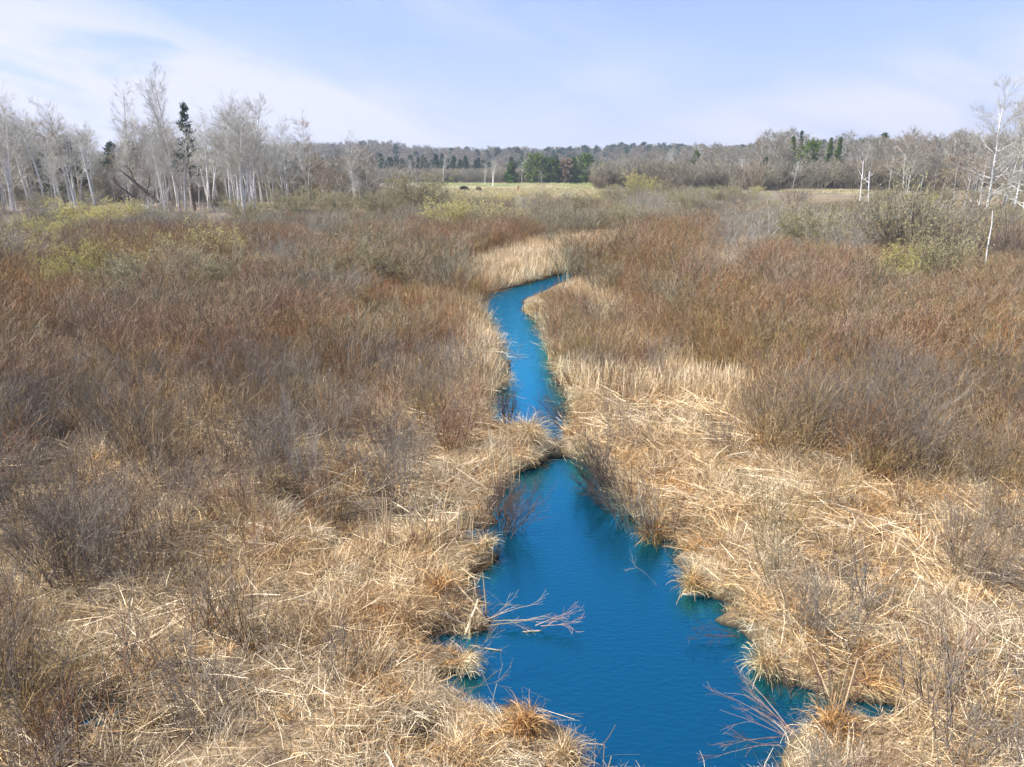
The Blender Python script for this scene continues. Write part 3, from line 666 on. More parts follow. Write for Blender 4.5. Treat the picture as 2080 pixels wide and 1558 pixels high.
for i in range(3):
    n_ = 46; az_ = rng.normal(size=n_)*.7; D_ = np.stack([np.cos(az_), np.sin(az_), rng.normal(size=n_)*.13], 1); O_ = rng.normal(size=(n_, 3))*np.array((.28, .28, .04))+np.array((-.2, 0, .16))
    P_ = grow(O_, D_, rng.uniform(.22, .62, n_), 4, 0, .10); P_[..., 2] = np.maximum(P_[..., 2], .03)
    litter.append(Geo().ribbons(P_, rng.uniform(.004, .009, n_)[:, None]*np.array([.6, 1, .9, .5])[None], rng.uniform(.15, .95, n_)).build('straw_litter', mat('straw'), link=False))
s9 = band(26, 5.6, 17, .9, mats_[:5]+golds); s11 = grass('e', 2.8, 5.6, 16, litter, lambda x, y, z, wd: np.where(z > .4, 1., .25)*(1-.5*hollow(x, y)), 1.15, ''); s12 = grass('e', 2., 16, 30, litter, lambda x, y, z, wd: np.where(z > .4, 1., .2), 1.4, '')
s7 = edge(40, 5.6, 16, .85); s8 = edge(20, 16, 48, 1.1)
emit('dry_grass', [s1, s2, s3, s4, s5, s6, s7, s8, s9, s11, s12], 'matted straw coloured dry marsh grass and sedge covering both banks', 'grass')
# far meadow grasses (pale strip)
x, y = wedge(.5, 120, 330, 40)
px, py = proj(x, y, .2); k = (rng.random(len(x)) < .8) & (((px > 880) & (px < 1340)) | ((px > 1600) & (px < 1755) & (y < 225) & (y > 190))) & ((y < 225) | (rng.random(len(x)) < .1))
x, y = x[k], y[k]; n = len(x); s = rng.uniform(.5, 1., n)
mg = [tuft('meadow_tuft', 40, .3, .7, (5, 40), (0, 0), 'meadow_grass', rad=.5, grav=.02, w=(.03, .06)) for i in range(2)]
scatter('meadow_grass', np.stack([x, y, ground_h(x, y)], 1), euler(n, .05), np.stack([s*3, s*3, s], 1), rng.integers(0, 2, n), pcol('meadow_kinds', mg), 'pale dry grass on the distant pasture beyond the scrub', 'grass')
mp_ = [tuple(G(a, b, .3)[:2]) for a, b in ((840, 372.2), (1420, 372.2), (1420, 374), (1200, 375.5), (1000, 377), (840, 376))]
mz = [(a, b, gh(a, b)+.05) for a, b in mp_]
me = bpy.data.meshes.new('meadow'); me.from_pydata(mz, [], [tuple(range(len(mz)))]); me.materials.append(mat('green_meadow'))
mo = bpy.data.objects.new('meadow', me); COL.objects.link(mo); mo['kind'] = 'structure'
# ------------------------------------------------------------------ trees
def bare_tree(name, h, r0, nl, lang=(25, 50), llen=.34, t0=.28, bark='birch_bark', twig='fine_twigs', lean=.03, stems=1, n2=7, n3=5, up=.06, trmin=.0125, wob=.035, limb_r=.45, spread=8):
    root = empty(name)
    D = np.zeros((stems, 3)); D[:, 2] = 1; D[:, :2] = rng.normal(size=(stems, 2))*(lean if stems == 1 else math.radians(spread))
    O = rng.normal(size=(stems, 3))*(0 if stems == 1 else .22); O[:, 2] = -.3
    hs = h*np.where(np.arange(stems) == 0, 1, rng.uniform(.7, .95, stems))
    P = grow(O, D, hs, 10, .01, wob); Rd = (r0*rng.uniform(.75, 1., stems))[:, None]*np.array([1.25, 1, .92, .84, .75, .64, .52, .4, .26, .09])[None]
    g = Geo(); g.tubes(P, Rd, 7, np.full(stems, .6))
    Q, Qr = spawn(P, Rd, nl, (t0, .97), lang, lambda t, l: l*llen*(1.15-.75*t), 6, up, .09, limb_r, .22)
    Qr = np.maximum(Qr, trmin*1.1); g.tubes(Q, Qr, 4)
    kid(root, g.build('trunk', mat(bark), root, smooth=True))
    c = Geo()
    A, Ar = spawn(Q, Qr, n2, (.25, .98), (20, 50), lambda t, l: l*(.55-.25*t), 4, .05, .1, .7, .35); Ar = np.maximum(Ar, trmin*.8); c.tubes(A, Ar, 3)
    T_, Tr = spawn(P, Rd, 14, (max(t0, .5), 1.), (20, 60), lambda t, l: l*.15, 4, .05, .1, .3, .4); Tr = np.maximum(Tr, trmin*.8); c.tubes(T_, Tr, 3)
    if n3:
        B, Br = spawn(A, Ar, n3, (.2, 1.), (18, 50), lambda t, l: l*.5, 3, .04, .1, .8, .5); Br = np.maximum(Br, trmin*.6); c.tubes(B, Br, 3)
        B, Br = spawn(T_, Tr, n3, (.2, 1.), (18, 50), lambda t, l: l*.5, 3, .04, .1, .8, .5); Br = np.maximum(Br, trmin*.6); c.tubes(B, Br, 3)
    kid(root, c.build('crown', mat(twig), root)); root['hh'] = 0
    del root['hh']
    return root, h
def conifer(name, h, wd, needles='pine_needles', t0=.08, taper=1.0, nb=70, full=26, clump=.35, round_=False, bark='pine_bark', r0=.2, gaps=.0):
    root = empty(name)
    P = grow([[0, 0, -.3]], [[rng.normal()*.02, rng.normal()*.02, 1]], h+.3, 9, 0, .02); Rd = r0*np.linspace(1.1, .12, 9)[None]
    kid(root, Geo().tubes(P, Rd, 7, np.array([.5])).build('trunk', mat(bark), root, smooth=True))
    n = nb; t = t0+(1-t0)*rng.random(n)**.85; f = t*8; i = np.minimum(f.astype(int), 7); O = P[0][i]*(1-(f-i))[:, None]+P[0][np.minimum(i+1, 8)]*(f-i)[:, None]
    az = rng.uniform(0, 6.28, n)
    u = (t-t0)/(1-t0)
    prof = (np.sqrt(np.clip(1-(u*1.02-.35)**2/.45, .03, 1)) if round_ else (1-u)**.8+.07)
    prof *= 1+.28*(noise2(az*1.2, u*4, rng.integers(99))-.5)*2
    el = np.radians(rng.uniform(-5, 28, n)+u*30)
    D = np.stack([np.cos(az)*np.cos(el), np.sin(az)*np.cos(el), np.sin(el)], 1)
    Q = grow(O, D, wd*prof, 5, .04, .06); Qr = np.maximum(.03*(1-u*.6), .012)[:, None]*np.linspace(1, .3, 5)[None]
    c = Geo().tubes(Q, Qr, 3, np.full(n, .1))
    m_ = full; k = rng.integers(0, n, n*m_); tt = rng.uniform(.25, 1.05, n*m_)*4; i = np.minimum(tt.astype(int), 3)
    C = Q[k, i]+(Q[k, i+1]-Q[k, i])*(tt-i)[:, None]+rng.normal(size=(n*m_, 3))*clump*.45
    bv = rng.random(n)[k]*.6+rng.random(n*m_)*.4
    c.leaves(C, clump, bv, .35)
    kid(root, c.build('crown', mat(needles), root))
    return root, h
def top_h(px_base_y, y, top_row):
    """height of something at distance y whose top is on photo row top_row"""
    v = (779-top_row)/F; r = (-sp+v*cp)/(cp+v*sp); return H+r*y
def put(P, h0, px, ybase, top_row, label, cat='tree', group=None, rz=None, wide=1., dist=None, tilt=(0, 0)):
    p = G(px, ybase, .2) if dist is None else np.array(((px-1040)/F*dist/1.0, dist, 0))
    if dist is not None:
        # pixel column at this distance on the ground
        dep = dist*cp+H*sp; p[0] = (px-1040)/F*dep
    z = gh(p[0], p[1]); h = top_h(0, p[1], top_row)-z
    s = max(h, .3)/h0
    return P.place((p[0], p[1], z), rng.uniform(0, 6.28) if rz is None else rz, (s*wide, s*wide, s), label, cat, group, tilt)
# --- the birch and aspen grove on the left
birch = [bare_tree('birch_tree', 16, .19, 22, t0=.45+.1*i/3, bark='birch_bark', lean=.015, n2=8, n3=5) for i in range(3)]
clumpb = [bare_tree('birch_clump', 14, .15, 13, t0=.48, bark='birch_bark', stems=4, n2=7, n3=4, spread=5) for i in range(2)]
aspen = [bare_tree('aspen_tree', 15, .16, 24, lang=(30, 62), llen=.28, t0=.25, bark='aspen_bark', n2=7, n3=5) for i in range(3)]
brown = [bare_tree('bare_tree', 13, .12, 26, lang=(30, 60), llen=.34, t0=.18, bark='aspen_bark', twig='thicket_twigs', n2=7, n3=5) for i in range(2)]
PB = [Proto(r) for r, h in birch]; PC = [Proto(r) for r, h in clumpb]; PA = [Proto(r) for r, h in aspen]; PW = [Proto(r) for r, h in brown]
sky_l = lambda px: np.interp(px, [-60, 30, 110, 180, 270, 300, 350, 400, 440, 490, 520, 560, 640, 690, 720, 745], [225, 225, 238, 248, 232, 245, 232, 260, 255, 228, 240, 272, 280, 325, 318, 350])
feat = [(60, 425, 198, 'b', 'tall white birch with a dense lilac crown, leftmost group of the grove', 1.2), (22, 430, 205, 'c', 'white birch clump at the left edge of the grove', 1.1),
 (150, 425, 205, 'a', 'tall pale aspen just right of the leftmost birches', 1.), (272, 418, 172, 'a', 'very tall airy aspen rising above the house roof in the left grove', .9),
 (362, 420, 152, 'b', 'tallest aspen of the left grove with an open crown, beside the dark pine', .85), (352, 418, 175, 'a', 'tall thin aspen close behind the tallest one', .8),
 (425, 424, 225, 'c', 'forked white birch clump just right of the dark pine', 1.1), (492, 430, 192, 'c', 'tall white birch clump with a dense purplish crown right of the pine', 1.2),
 (500, 428, 205, 'b', 'white birch leaning beside the dense crowned clump', 1.), (470, 430, 225, 'b', 'slender white birch left of the dense crowned clump', .9),
 (540, 408, 250, 'b', 'white birch with several slanting stems right of the tall clump', 1.), (578, 402, 245, 'b', 'thin straight white birch before the brown trees', .8),
 (635, 398, 242, 'w', 'dark barked bare tree with an upright oval crown right of the birches', 1.1), (716, 398, 268, 'a', 'solitary pale aspen with open crown at the right end of the left grove', 1.1),
 (300, 424, 330, 'a', 'short pale tree in front of the house', 1.)]
for px, yb, tp, k, lab, wd in feat:
    P, h = {'b': (PB[rng.integers(3)], 16), 'c': (PC[rng.integers(2)], 14), 'a': (PA[rng.integers(3)], 15), 'w': (PW[rng.integers(2)], 13)}[k]
    put(P, h, px, yb, tp, lab, 'tree', None, wide=wd)
for i in range(215):
    px = rng.uniform(-70, 735); far = rng.random()
    dist = 98+far**1.5*70+(25 if px > 520 else 0)
    if 160 < px < 300 and dist < 150 and rng.random() < .5: continue
    tp = float(sky_l(px))+rng.random()**1.4*80+3
    k = rng.random()
    if k < .36: P, h, nm = PB[rng.integers(3)], 16, 'slim white birch'
    elif k < .48: P, h, nm = PC[rng.integers(2)], 14, 'multi stemmed white birch'
    elif k < .82: P, h, nm = PA[rng.integers(3)], 15, 'pale grey aspen'
    else: P, h, nm = PW[rng.integers(2)], 13, 'brownish bare tree'
    w_ = 'at the far left of the grove' if px < 160 else 'in front of and around the hidden house' if px < 300 else 'between the house and the pine' if px < 390 else 'right of the dark pine' if px < 520 else 'at the thin right end of the grove'
    put(P, h, px, 0, tp, f'leafless {nm} {w_}, left grove', 'tree', f'{nm}s {w_}', dist=dist, wide=rng.uniform(.9, 1.4))
# low brushy trees filling the foot and the back of the grove
brush = [bare_tree('scrub_tree', 7, .06, 26, lang=(20, 55), llen=.45, t0=.05, bark='aspen_bark', twig='far_twigs', stems=4, n2=6, n3=4, spread=14, trmin=.018) for i in range(3)]
PS = [Proto(r) for r, h in brush]
for i in range(110):
    px = rng.uniform(-60, 760); dist = rng.uniform(135, 200)
    put(PS[rng.integers(3)], 7, px, 0, rng.uniform(305, 360), 'low bare scrub tree among the trunks of the left grove', 'tree', 'low scrub trees in the left grove', dist=dist, wide=1.5)
# --- woods on the right, 170 to 330 m away
sky_r = lambda px: np.interp(px, [1180, 1240, 1290, 1330, 1400, 1420, 1500, 1550, 1600, 1650, 1760, 1850, 1960, 2120], [335, 318, 305, 293, 292, 284, 282, 264, 262, 272, 268, 262, 262, 285])
broad = [bare_tree('woodland_tree', 14, .16, 30, lang=(25, 62), llen=.40, t0=.2, bark='aspen_bark', twig='far_twigs', n2=7, n3=5, trmin=.03) for i in range(3)]
PR = [Proto(r) for r, h in broad]
for i in range(230):
    px = rng.uniform(1230, 2120); u = rng.random()**1.2; dist = 235+u*110-(55 if px > 1800 else 0)*rng.random()
    tp = float(sky_r(px))+rng.uniform(0, 12)+(1-u)*rng.uniform(10, 55)
    w_ = 'behind the scrub right of the pasture' if px < 1480 else 'around the green pines on the right' if px < 1720 else 'at the far right edge of the wood'
    P, h = (PR[rng.integers(3)], 14) if rng.random() < .75 else (PA[rng.integers(3)], 15)
    put(P, h, px, 0, tp, f'bare grey woodland tree {w_}', 'tree', f'bare grey woodland trees {w_}', dist=dist, wide=rng.uniform(.9, 1.3))
for px, yb, tp, k, lab in ((1420, 384, 320, 'w', 'pale bare tree at the front of the right wood, nearest the pasture'), (1468, 382, 318, 'b', 'white birch at the front edge of the right wood'),
   (1500, 382, 320, 'b', 'second white birch along the front edge of the right wood'), (1610, 388, 322, 'a', 'solitary pale yellowish aspen in front of the large green pine'), (1808, 370, 293, 'a', 'whitish round crowned tree in the right wood below the dark pine top'),
   (1838, 372, 300, 'b', 'whitish tree beside the round crowned one'), (1100, 398, 345, 'a', 'small grey leafless tree in front of the middle pines'), (1060, 372, 325, 'b', 'white birch between the two middle pines'),
   (1000, 378, 322, 'c', 'white birch stems leaning over the pasture'), (985, 376, 330, 'b', 'thin leaning white birch left of the middle pines'), (1345, 378, 318, 'w', 'dark leaning bare tree right of the pasture'),
   (1530, 372, 300, 'b', 'white birch trunk deep in the right wood'), (838, 348, 322, 'b', 'distant white birch before the far green pines'), (900, 352, 318, 'b', 'distant pale birch right of the far pines')):
    P, h = {'b': (PB[rng.integers(3)], 16), 'c': (PC[rng.integers(2)], 14), 'a': (PA[rng.integers(3)], 15), 'w': (PW[rng.integers(2)], 13)}[k]
    put(P, h, px, 0, tp, lab, 'tree', None, dist=min(G(px, max(yb, 372), .2)[1], 330), wide=1.1)
# --- the two big aspens on the right, closer
big = bare_tree('tall_aspen', 19, .21, 52, lean=.006, lang=(40, 80), llen=.36, t0=.2, bark='birch_bark', twig='fine_twigs', n2=9, n3=6, trmin=.012, up=.035, limb_r=.34, wob=.02)
big2 = bare_tree('tall_aspen', 19, .21, 46, lean=.006, lang=(45, 90), llen=.36, t0=.15, bark='birch_bark', twig='fine_twigs', n2=9, n3=6, trmin=.012, up=.03, limb_r=.36, wob=.03)
put(Proto(big[0]), 19, 2000, 452, 172, 'big pale grey aspen with spreading bare limbs near the right edge', 'tree', None, wide=1.05)
put(Proto(big2[0]), 19, 2072, 462, 198, 'big whitish aspen cut by the right edge of the view', 'tree', None, wide=.85)
put(PA[0], 15, 2035, 440, 195, 'thinner tall aspen standing between the two big right aspens', 'tree', None, wide=.9)
for px, tp, d_ in ((2030, 205, 84), (2056, 188, 92), (1955, 275, 96)):
    put(PA[rng.integers(3)] if px != 2056 else PB[0], 15 if px != 2056 else 16, px, 0, tp, 'pale slender bare tree in the cluster around the big right aspens', 'tree', 'pale slender trees around the big right aspens', dist=d_, wide=.95)
for px, tp in ((1930, 300), (1965, 310), (1985, 290), (2050, 300), (1900, 320), (2090, 290)):
    put(PW[rng.integers(2)], 13, px, 0, tp, 'brown bare tree around the foot of the big right aspens', 'tree', 'brown bare trees around the big right aspens', dist=rng.uniform(75, 110), wide=1.)
# --- pines
def one_pine(name, px, yb, tp, lab, wd, needles='pine_needles', dist=None, **k):
    p = G(px, yb, .2); d = dist or p[1]; h = top_h(0, d, tp)
    r, h0 = conifer(name, h, wd, needles, **k)
    put(Proto(r), h0, px, yb, tp, lab, 'tree', None, dist=d)
one_pine('pine_tree', 396, 412, 214, 'tall dark pine with bare lower trunk standing in the left birch grove', 2.3, 'blue_pine_needles', dist=108, t0=.34, nb=75, full=15, clump=.34, r0=.24)
for px, tp, wd, nd, rd, lab in ((1037, 332, 3.6, 'pine_needles', False, 'small green pine, leftmost of the pines behind the pasture'), (1086, 319, 6.0, 'pine_needles', True, 'large round green pine left of centre of the pasture pines'),
   (1116, 326, 5.0, 'pine_needles', True, 'green pine joined to the right side of the large round one'), (1136, 326, 1.8, 'blue_pine_needles', False, 'narrow dark pine before the rusty one'),
   (1150, 328, 4.4, 'rust_needles', True, 'rusty brown needled tree between the green pines'), (1166, 322, 2.6, 'pine_needles', False, 'narrow green pine right of the rusty tree'),
   (1190, 319, 5.8, 'pine_needles', True, 'broad bright green pine, largest right of the rusty tree'), (1222, 338, 5.0, 'pine_needles', True, 'low spreading green pine at the right end of the pasture pines')):
    one_pine('pine_tree', px, 373, tp, lab, wd, nd, dist=325, round_=rd, nb=130, full=30, clump=.62, t0=.06)
for px, tp, wd, nd, rd, d, lab in ((1604, 278, 2.0, 'pine_needles', False, 262, 'narrow green pine left of the large one in the right wood'), (1617, 268, 1.8, 'blue_pine_needles', False, 290, 'thin bluish pine top above the right wood'),
   (1636, 288, 5.0, 'pine_needles', True, 240, 'largest rounded green pine of the right wood'), (1672, 280, 2.1, 'pine_needles', False, 262, 'green pine, left one of a pair in the right wood'),
   (1690, 281, 2.1, 'pine_needles', False, 268, 'green pine, right one of a pair in the right wood'), (1784, 272, 2.6, 'blue_pine_needles', True, 285, 'dark green pine top above the whitish round tree'),
   (1548, 322, 1.6, 'blue_pine_needles', False, 245, 'dark narrow pine standing among grey trunks'), (1550, 352, 1.7, 'pine_needles', True, 225, 'small yellowish green juniper left in the clearing'),
   (1585, 354, 1.2, 'pine_needles', True, 225, 'small green juniper right in the clearing'), (1408, 308, 2.0, 'pine_needles', True, 262, 'isolated green pine crown left in the right wood'), (2076, 262, 2.6, 'pine_needles', True, 150, 'green pine showing behind the edge aspen')):
    one_pine('pine_tree', px, 380, tp, lab, wd, nd, dist=d, round_=rd, nb=80, full=24, clump=.5, t0=.15)
fp = [conifer('pine_tree', 12, 3.0, 'blue_pine_needles', nb=60, full=18, clump=.75, round_=bool(i % 2), t0=.12) for i in range(3)]
PP = [Proto(r) for r, h in fp]
for i in range(64):
    if i < 44: px = rng.uniform(745, 985) if i < 34 else rng.uniform(985, 1130); d = rng.uniform(400, 470); tp = rng.uniform(312, 328)+(6 if px > 900 else 0); lab = 'far green pine in the dark belt behind the brown scrub'; g_ = 'far pines in the dark belt'
    elif i < 58: px = rng.uniform(-40, 175); d = rng.uniform(125, 165); tp = rng.uniform(285, 330); lab = 'olive green pine hidden behind the leftmost birches'; g_ = 'pines behind the leftmost birches'
    else: px = rng.uniform(225, 300); d = rng.uniform(140, 160); tp = rng.uniform(285, 320); lab = 'olive green pine behind the hidden house'; g_ = 'pines behind the hidden house'
    put(PP[rng.integers(3)], 12, px, 0, tp, lab, 'tree', g_, dist=d, wide=rng.uniform(.8, 1.2))
# --- far wooded hills and brush belt: stuff
far_t = [bare_tree('far_tree', 12, .2, 26, lang=(25, 60), llen=.42, t0=.2, bark='aspen_bark', twig='far_twigs', n2=6, n3=3, trmin=.06) for i in range(3)]
pr_o = []
for (r, h) in far_t:
    ks = KIDS.pop(r.name); g = []
    for o in ks: o.parent = None; COL.objects.unlink(o); pr_o.append(o)
    bpy.data.objects.remove(r)
# trunk and crown pairs are joined into one kind each
def joined(name, a, b_):
    me = a.data; me2 = b_.data
    V = []; Fq_ = []; A = []; off = 0
    for m_ in (me, me2):
        v = np.zeros(len(m_.vertices)*3, np.float32); m_.vertices.foreach_get('co', v); V.append(v.reshape(-1, 3))
        li = np.zeros(len(m_.loops), np.int32); m_.loops.foreach_get('vertex_index', li); Fq_.append(li.reshape(-1, 4)+off); off += len(m_.vertices)
        w_ = np.zeros(len(m_.vertices), np.float32); m_.attributes['var'].data.foreach_get('value', w_); A.append(w_)
    return mk(name, np.concatenate(V), np.concatenate(Fq_), me2.materials[0], None, np.concatenate(A), link=False)
ft = [joined('far_tree', pr_o[i], pr_o[i+1]) for i in (0, 2, 4)]
fcon = []
for i in range(2):
    r, h = conifer('far_pine', 12, 3.2, 'blue_pine_needles', nb=50, full=14, clump=.9, round_=bool(i))
    ks = KIDS.pop(r.name)
    for o in ks: o.parent = None; COL.objects.unlink(o)
    fcon.append(joined('far_pine', ks[0], ks[1])); bpy.data.objects.remove(r)
n = 6500
r_ = np.sqrt(rng.uniform(480**2, 1250**2, n)); a_ = np.radians(rng.uniform(-41, 41, n)); x = r_*np.sin(a_); y = r_*np.cos(a_)
z = ground_h(x, y); s = rng.uniform(.7, 1.15, n)*np.where(r_ > 700, 1.0, .85)
co = (rng.random(n) < np.where(fbm(x*.008, y*.008, 14) > .55, .5, .06)).astype(int)
idx_ = np.where(co == 1, rng.integers(0, 2, n), 2+rng.integers(0, 3, n))   # names sort: far_pine*, far_tree*
scatter('far_woods', np.stack([x, y, z], 1), euler(n, .03), np.stack([s*1.4, s*1.4, s], 1), idx_, pcol('far_woods_kinds', fcon+ft), 'hazy bluish woods covering the low hills on the skyline', 'woods')
# brush belt behind the pasture (bare, reddish)
n = 1500; px = rng.uniform(700, 1400, n); d = rng.uniform(345, 470, n); x = (px-1040)/F*(d*cp+H*sp); y = d
bm = [shrub_mesh('brush_kind', nst=36, h=5, spread=3, r0=.05, side=6, sub=2, rmin=.03, m='far_twigs') for i in range(3)]
s = rng.uniform(.6, 1.25, n)
scatter('brush_belt', np.stack([x, y, ground_h(x, y)], 1), euler(n, .05), np.stack([s*1.3, s*1.3, s], 1), rng.integers(0, 3, n), pcol('brush_belt_kinds', bm), 'reddish grey leafless brush behind the distant pasture', 'brush')
# undergrowth closing the gaps at the foot of both woods
n = 1500; px = np.concatenate([rng.uniform(-90, 745, n//2), rng.uniform(1220, 2150, n-n//2)]); d = np.concatenate([rng.uniform(140, 230, n//2), rng.uniform(215, 360, n-n//2)])
x = (px-1040)/F*(d*cp+H*sp); y = d; s = rng.uniform(.7, 1.5, n)*np.where(np.arange(n) < n//2, .75, 1.1)
scatter('woodland_undergrowth', np.stack([x, y, ground_h(x, y)], 1), euler(n, .05), np.stack([s*1.3, s*1.3, s], 1), rng.integers(0, 3, n), pcol('undergrowth_kinds', bm), 'tangled grey brown undergrowth between the trunks of the woods', 'undergrowth')
# ------------------------------------------------------------------ budding and bigger bushes as things
def bush(name, buds, h=3.2, n=46, spread=1.2, tilt=(3, 46), tw='scrub_twigs', budn=11000, size=.032, r0=.02, side=7):
    root = empty(name)
    g, b = shrub_mesh('s', nst=n, h=h, spread=spread, tilt=tilt, side=side, sub=3, r0=r0, buds=True, budn=budn, buds_size=size, rmin=.005)
    kid(root, g.build('stems', mat(tw), root)); kid(root, b.build('buds', mat(buds), root))
    return root
YB = [Proto(bush('budding_willow', 'yellow_buds')) for i in range(2)]; GB = [Proto(bush('budding_willow', 'green_buds')) for i in range(2)]
def bare_bush(name, tw, h=3.0, n=40, **k):
    return shrub_mesh(name, nst=n, h=h, spread=1.2, r0=.018, side=7, sub=3, rmin=.005, m=tw, tilt=(3, 42), link=True, **k)
YS = [Proto(bush('budding_willow', 'yellow_buds', budn=4500, size=.034)) for i in range(2)]; GS = [Proto(bush('budding_willow', 'green_buds', budn=4500, size=.034)) for i in range(2)]
GR = [Proto(bare_bush('grey_willow', 'pale_twigs')) for i in range(2)]; DK = [Proto(bare_bush('dark_willow', 'grey_twigs')) for i in range(2)]
for k, px, yb, tp, wd, lab in bushes:
    P, h = {'Y': (YB[rng.integers(2)], 3.2), 'g': (GS[0], 3.2), 'G': (GB[rng.integers(2)], 3.2), 'R': (GR[rng.integers(2)], 3.), 'D': (DK[rng.integers(2)], 3.)}[k]
    put(P, h*1.0, px, yb, tp-8, lab, 'bush', None, wide=wd*1.1)
# smaller lighter bushes sprinkled through the thicket
for i in range(150):
    px = (rng.uniform(890, 1340), rng.uniform(1335, 1560), rng.uniform(1335, 1560), rng.uniform(1740, 2080), rng.uniform(700, 885), rng.uniform(1230, 1340))[i % 6]; dist = rng.uniform(110, 215); tp = rng.uniform(372, 394) if i % 6 else rng.uniform(384, 394)
    P, h, nm = [(YB[rng.integers(2)], 3.2, 'yellow green budding'), (GB[rng.integers(2)], 3.2, 'olive green budding'), (GR[rng.integers(2)], 3., 'pale grey leafless'), (DK[rng.integers(2)], 3., 'dark grey leafless')][rng.choice(4, p=[.15, .35, .3, .2])]
    w_ = 'in front of the pasture' if i % 6 == 0 else 'left of the pasture' if px < 900 else 'at the right end of the pasture'
    put(P, h*1.1, px, 0, tp, f'{nm} bush in the distant scrub {w_}', 'bush', f'{nm} bushes in the distant scrub {w_}', dist=dist, wide=rng.uniform(1.1, 1.7))
for i in range(330):
    px = rng.uniform(-20, 2100); yb = 410+240*rng.random()**1.7; p = G(px, yb, .2)
    if zone(p[:1], p[1:2])[0] > .3: continue
    P, h, nm = [(YS[rng.integers(2)], 3.2, 'yellow green budding'), (GS[rng.integers(2)], 3.2, 'olive green budding'), (GR[rng.integers(2)], 3., 'pale grey leafless'), (DK[rng.integers(2)], 3., 'dark grey leafless')][rng.choice(4, p=[.14, .24, .34, .28])]
    hh = rng.uniform(1.7, 2.9) if p[1] < 80 else rng.uniform(2.2, 3.4); hh = float(fit_height(p[:1], p[1:2], np.array([hh+.35]))[0]) if 700 < px else hh; s = hh/h
    if hh < 1.2: continue
    if float(make_room(p[:1], p[1:2], np.array([hh]))[0]) < hh-.01: continue
    if p[1] < 95 and (555 < proj(p[0], p[1], 0)[0] < 1480) and rng.random() < .6: continue
    q = p[0]+np.array([-1.6, -.8, 0, .8, 1.6])*hh/2.4; pxx, pyy = proj(q, p[1], hh); z5 = zone(q, np.full(5, p[1]))
    if hides_water(q, np.full(5, p[1]), np.full(5, hh)).any() or z5.max() > .9 or (p[1] < 60 and ((pxx > 900) & (pxx < 1320) & (pyy < 580)).any()): continue
    P.place((p[0], p[1], gh(p[0], p[1])), rng.uniform(0, 6.28), (s*1.3, s*1.3, s), f'{nm} bush standing out of the thicket {"left" if px < 1060 else "right"} of the creek', 'bush', f'{nm} bushes in the {"left" if px < 1060 else "right"} thicket')
# ------------------------------------------------------------------ things along the creek
def mpp(py): # metres per photo pixel for upright things standing on row py
    p = G(1040, py, .1); return (p[1]*cp+H*sp)/F/cp
def tussock(name, n, h, m='straw', w=(.005, .010), dirn=None, rad=.18, tilt=(5, 60), grav=.10):
    D, az = unit_dirs(n, *tilt)
    if dirn is not None: D[:, 0] += dirn[0]; D[:, 1] += dirn[1]
    O = rng.normal(size=(n, 3))*rad*h; O[:, 2] = np.exp(-((O[:, 0]**2+O[:, 1]**2)/(rad*h*1.6)**2))*h*.35-.03
    P = grow(O, D, h*rng.uniform(.6, 1.25, n), 7, 0, .10, grav)
    P[..., 2] = np.maximum(P[..., 2], -.01)
    return Geo().ribbons(P, rng.uniform(*w, n)[:, None]*np.linspace(1, .3, 7)[None]).build(name, mat(m))
for px, py, hpx, n, m, d, lab in ((1074, 912, 62, 560, 'straw', (.12, -.2), 'large pale drooping grass tussock on the dam, left of the gap'), (1190, 922, 46, 380, 'straw', (-.1, -.2), 'pale drooping grass tussock right of the dam gap'),
     (1066, 1500, 60, 300, 'golden_straw', (.1, -.1), 'golden grass tussock on the tip of the bottom left bank'), (1150, 1552, 62, 260, 'straw', (.2, 0), 'upright pale tuft at the bottom edge beside the water'),
     (893, 1215, 60, 260, 'golden_straw', (.1, -.2), 'golden tuft on the middle left peninsula'), (830, 1268, 70, 620, 'straw', (.35, -.35), 'wide pale mound of combed grass over the left inlet'), (640, 1112, 50, 420, 'straw', (.2, -.2), 'low straw mound behind the cattail stubs'),
     (985, 1118, 34, 260, 'straw', (.3, 0), 'pale grass tip of the upper left peninsula'), (1020, 778, 36, 240, 'straw', (.3, -.2), 'pale tussock leaning over the upper channel, nearer of two'), (1000, 704, 30, 220, 'straw', (.3, -.1), 'pale tussock leaning over the upper channel, farther of two'),
     (1090, 640, 28, 260, 'golden_straw', (-.3, -.2), 'rusty gold tussock on the inside of the upper bend'), (1690, 1500, 66, 420, 'golden_straw', (-.1, -.1), 'tall golden tussock beside the lower right inlet'), (1560, 1350, 60, 320, 'golden_straw', (-.25, -.2), 'golden tussock hanging over the right waterline'),
     (1410, 1190, 46, 260, 'golden_straw', (-.3, -.1), 'golden tuft behind the floating log'), (1330, 1085, 50, 260, 'golden_straw', (-.2, -.2), 'golden cattail clump hanging at the right waterline of the pool'), (940, 1345, 36, 380, 'straw', (.6, -.1), 'flat mat of combed straw pointing into the water, lower left'),
     (1660, 1175, 46, 260, 'golden_straw', (0, -.2), 'golden clump right of the floating log'), (1750, 1330, 50, 320, 'golden_straw', (0, -.2), 'golden clump above the lower right inlet')):
    h = hpx*mpp(py)*1.0; p = gz(G(px, py, .12)); o = tussock('grass_tussock', n, max(h, .3), m, dirn=d)
    o.location = (p[0], p[1], max(p[2], .0)); tag(o, lab, 'tussock')
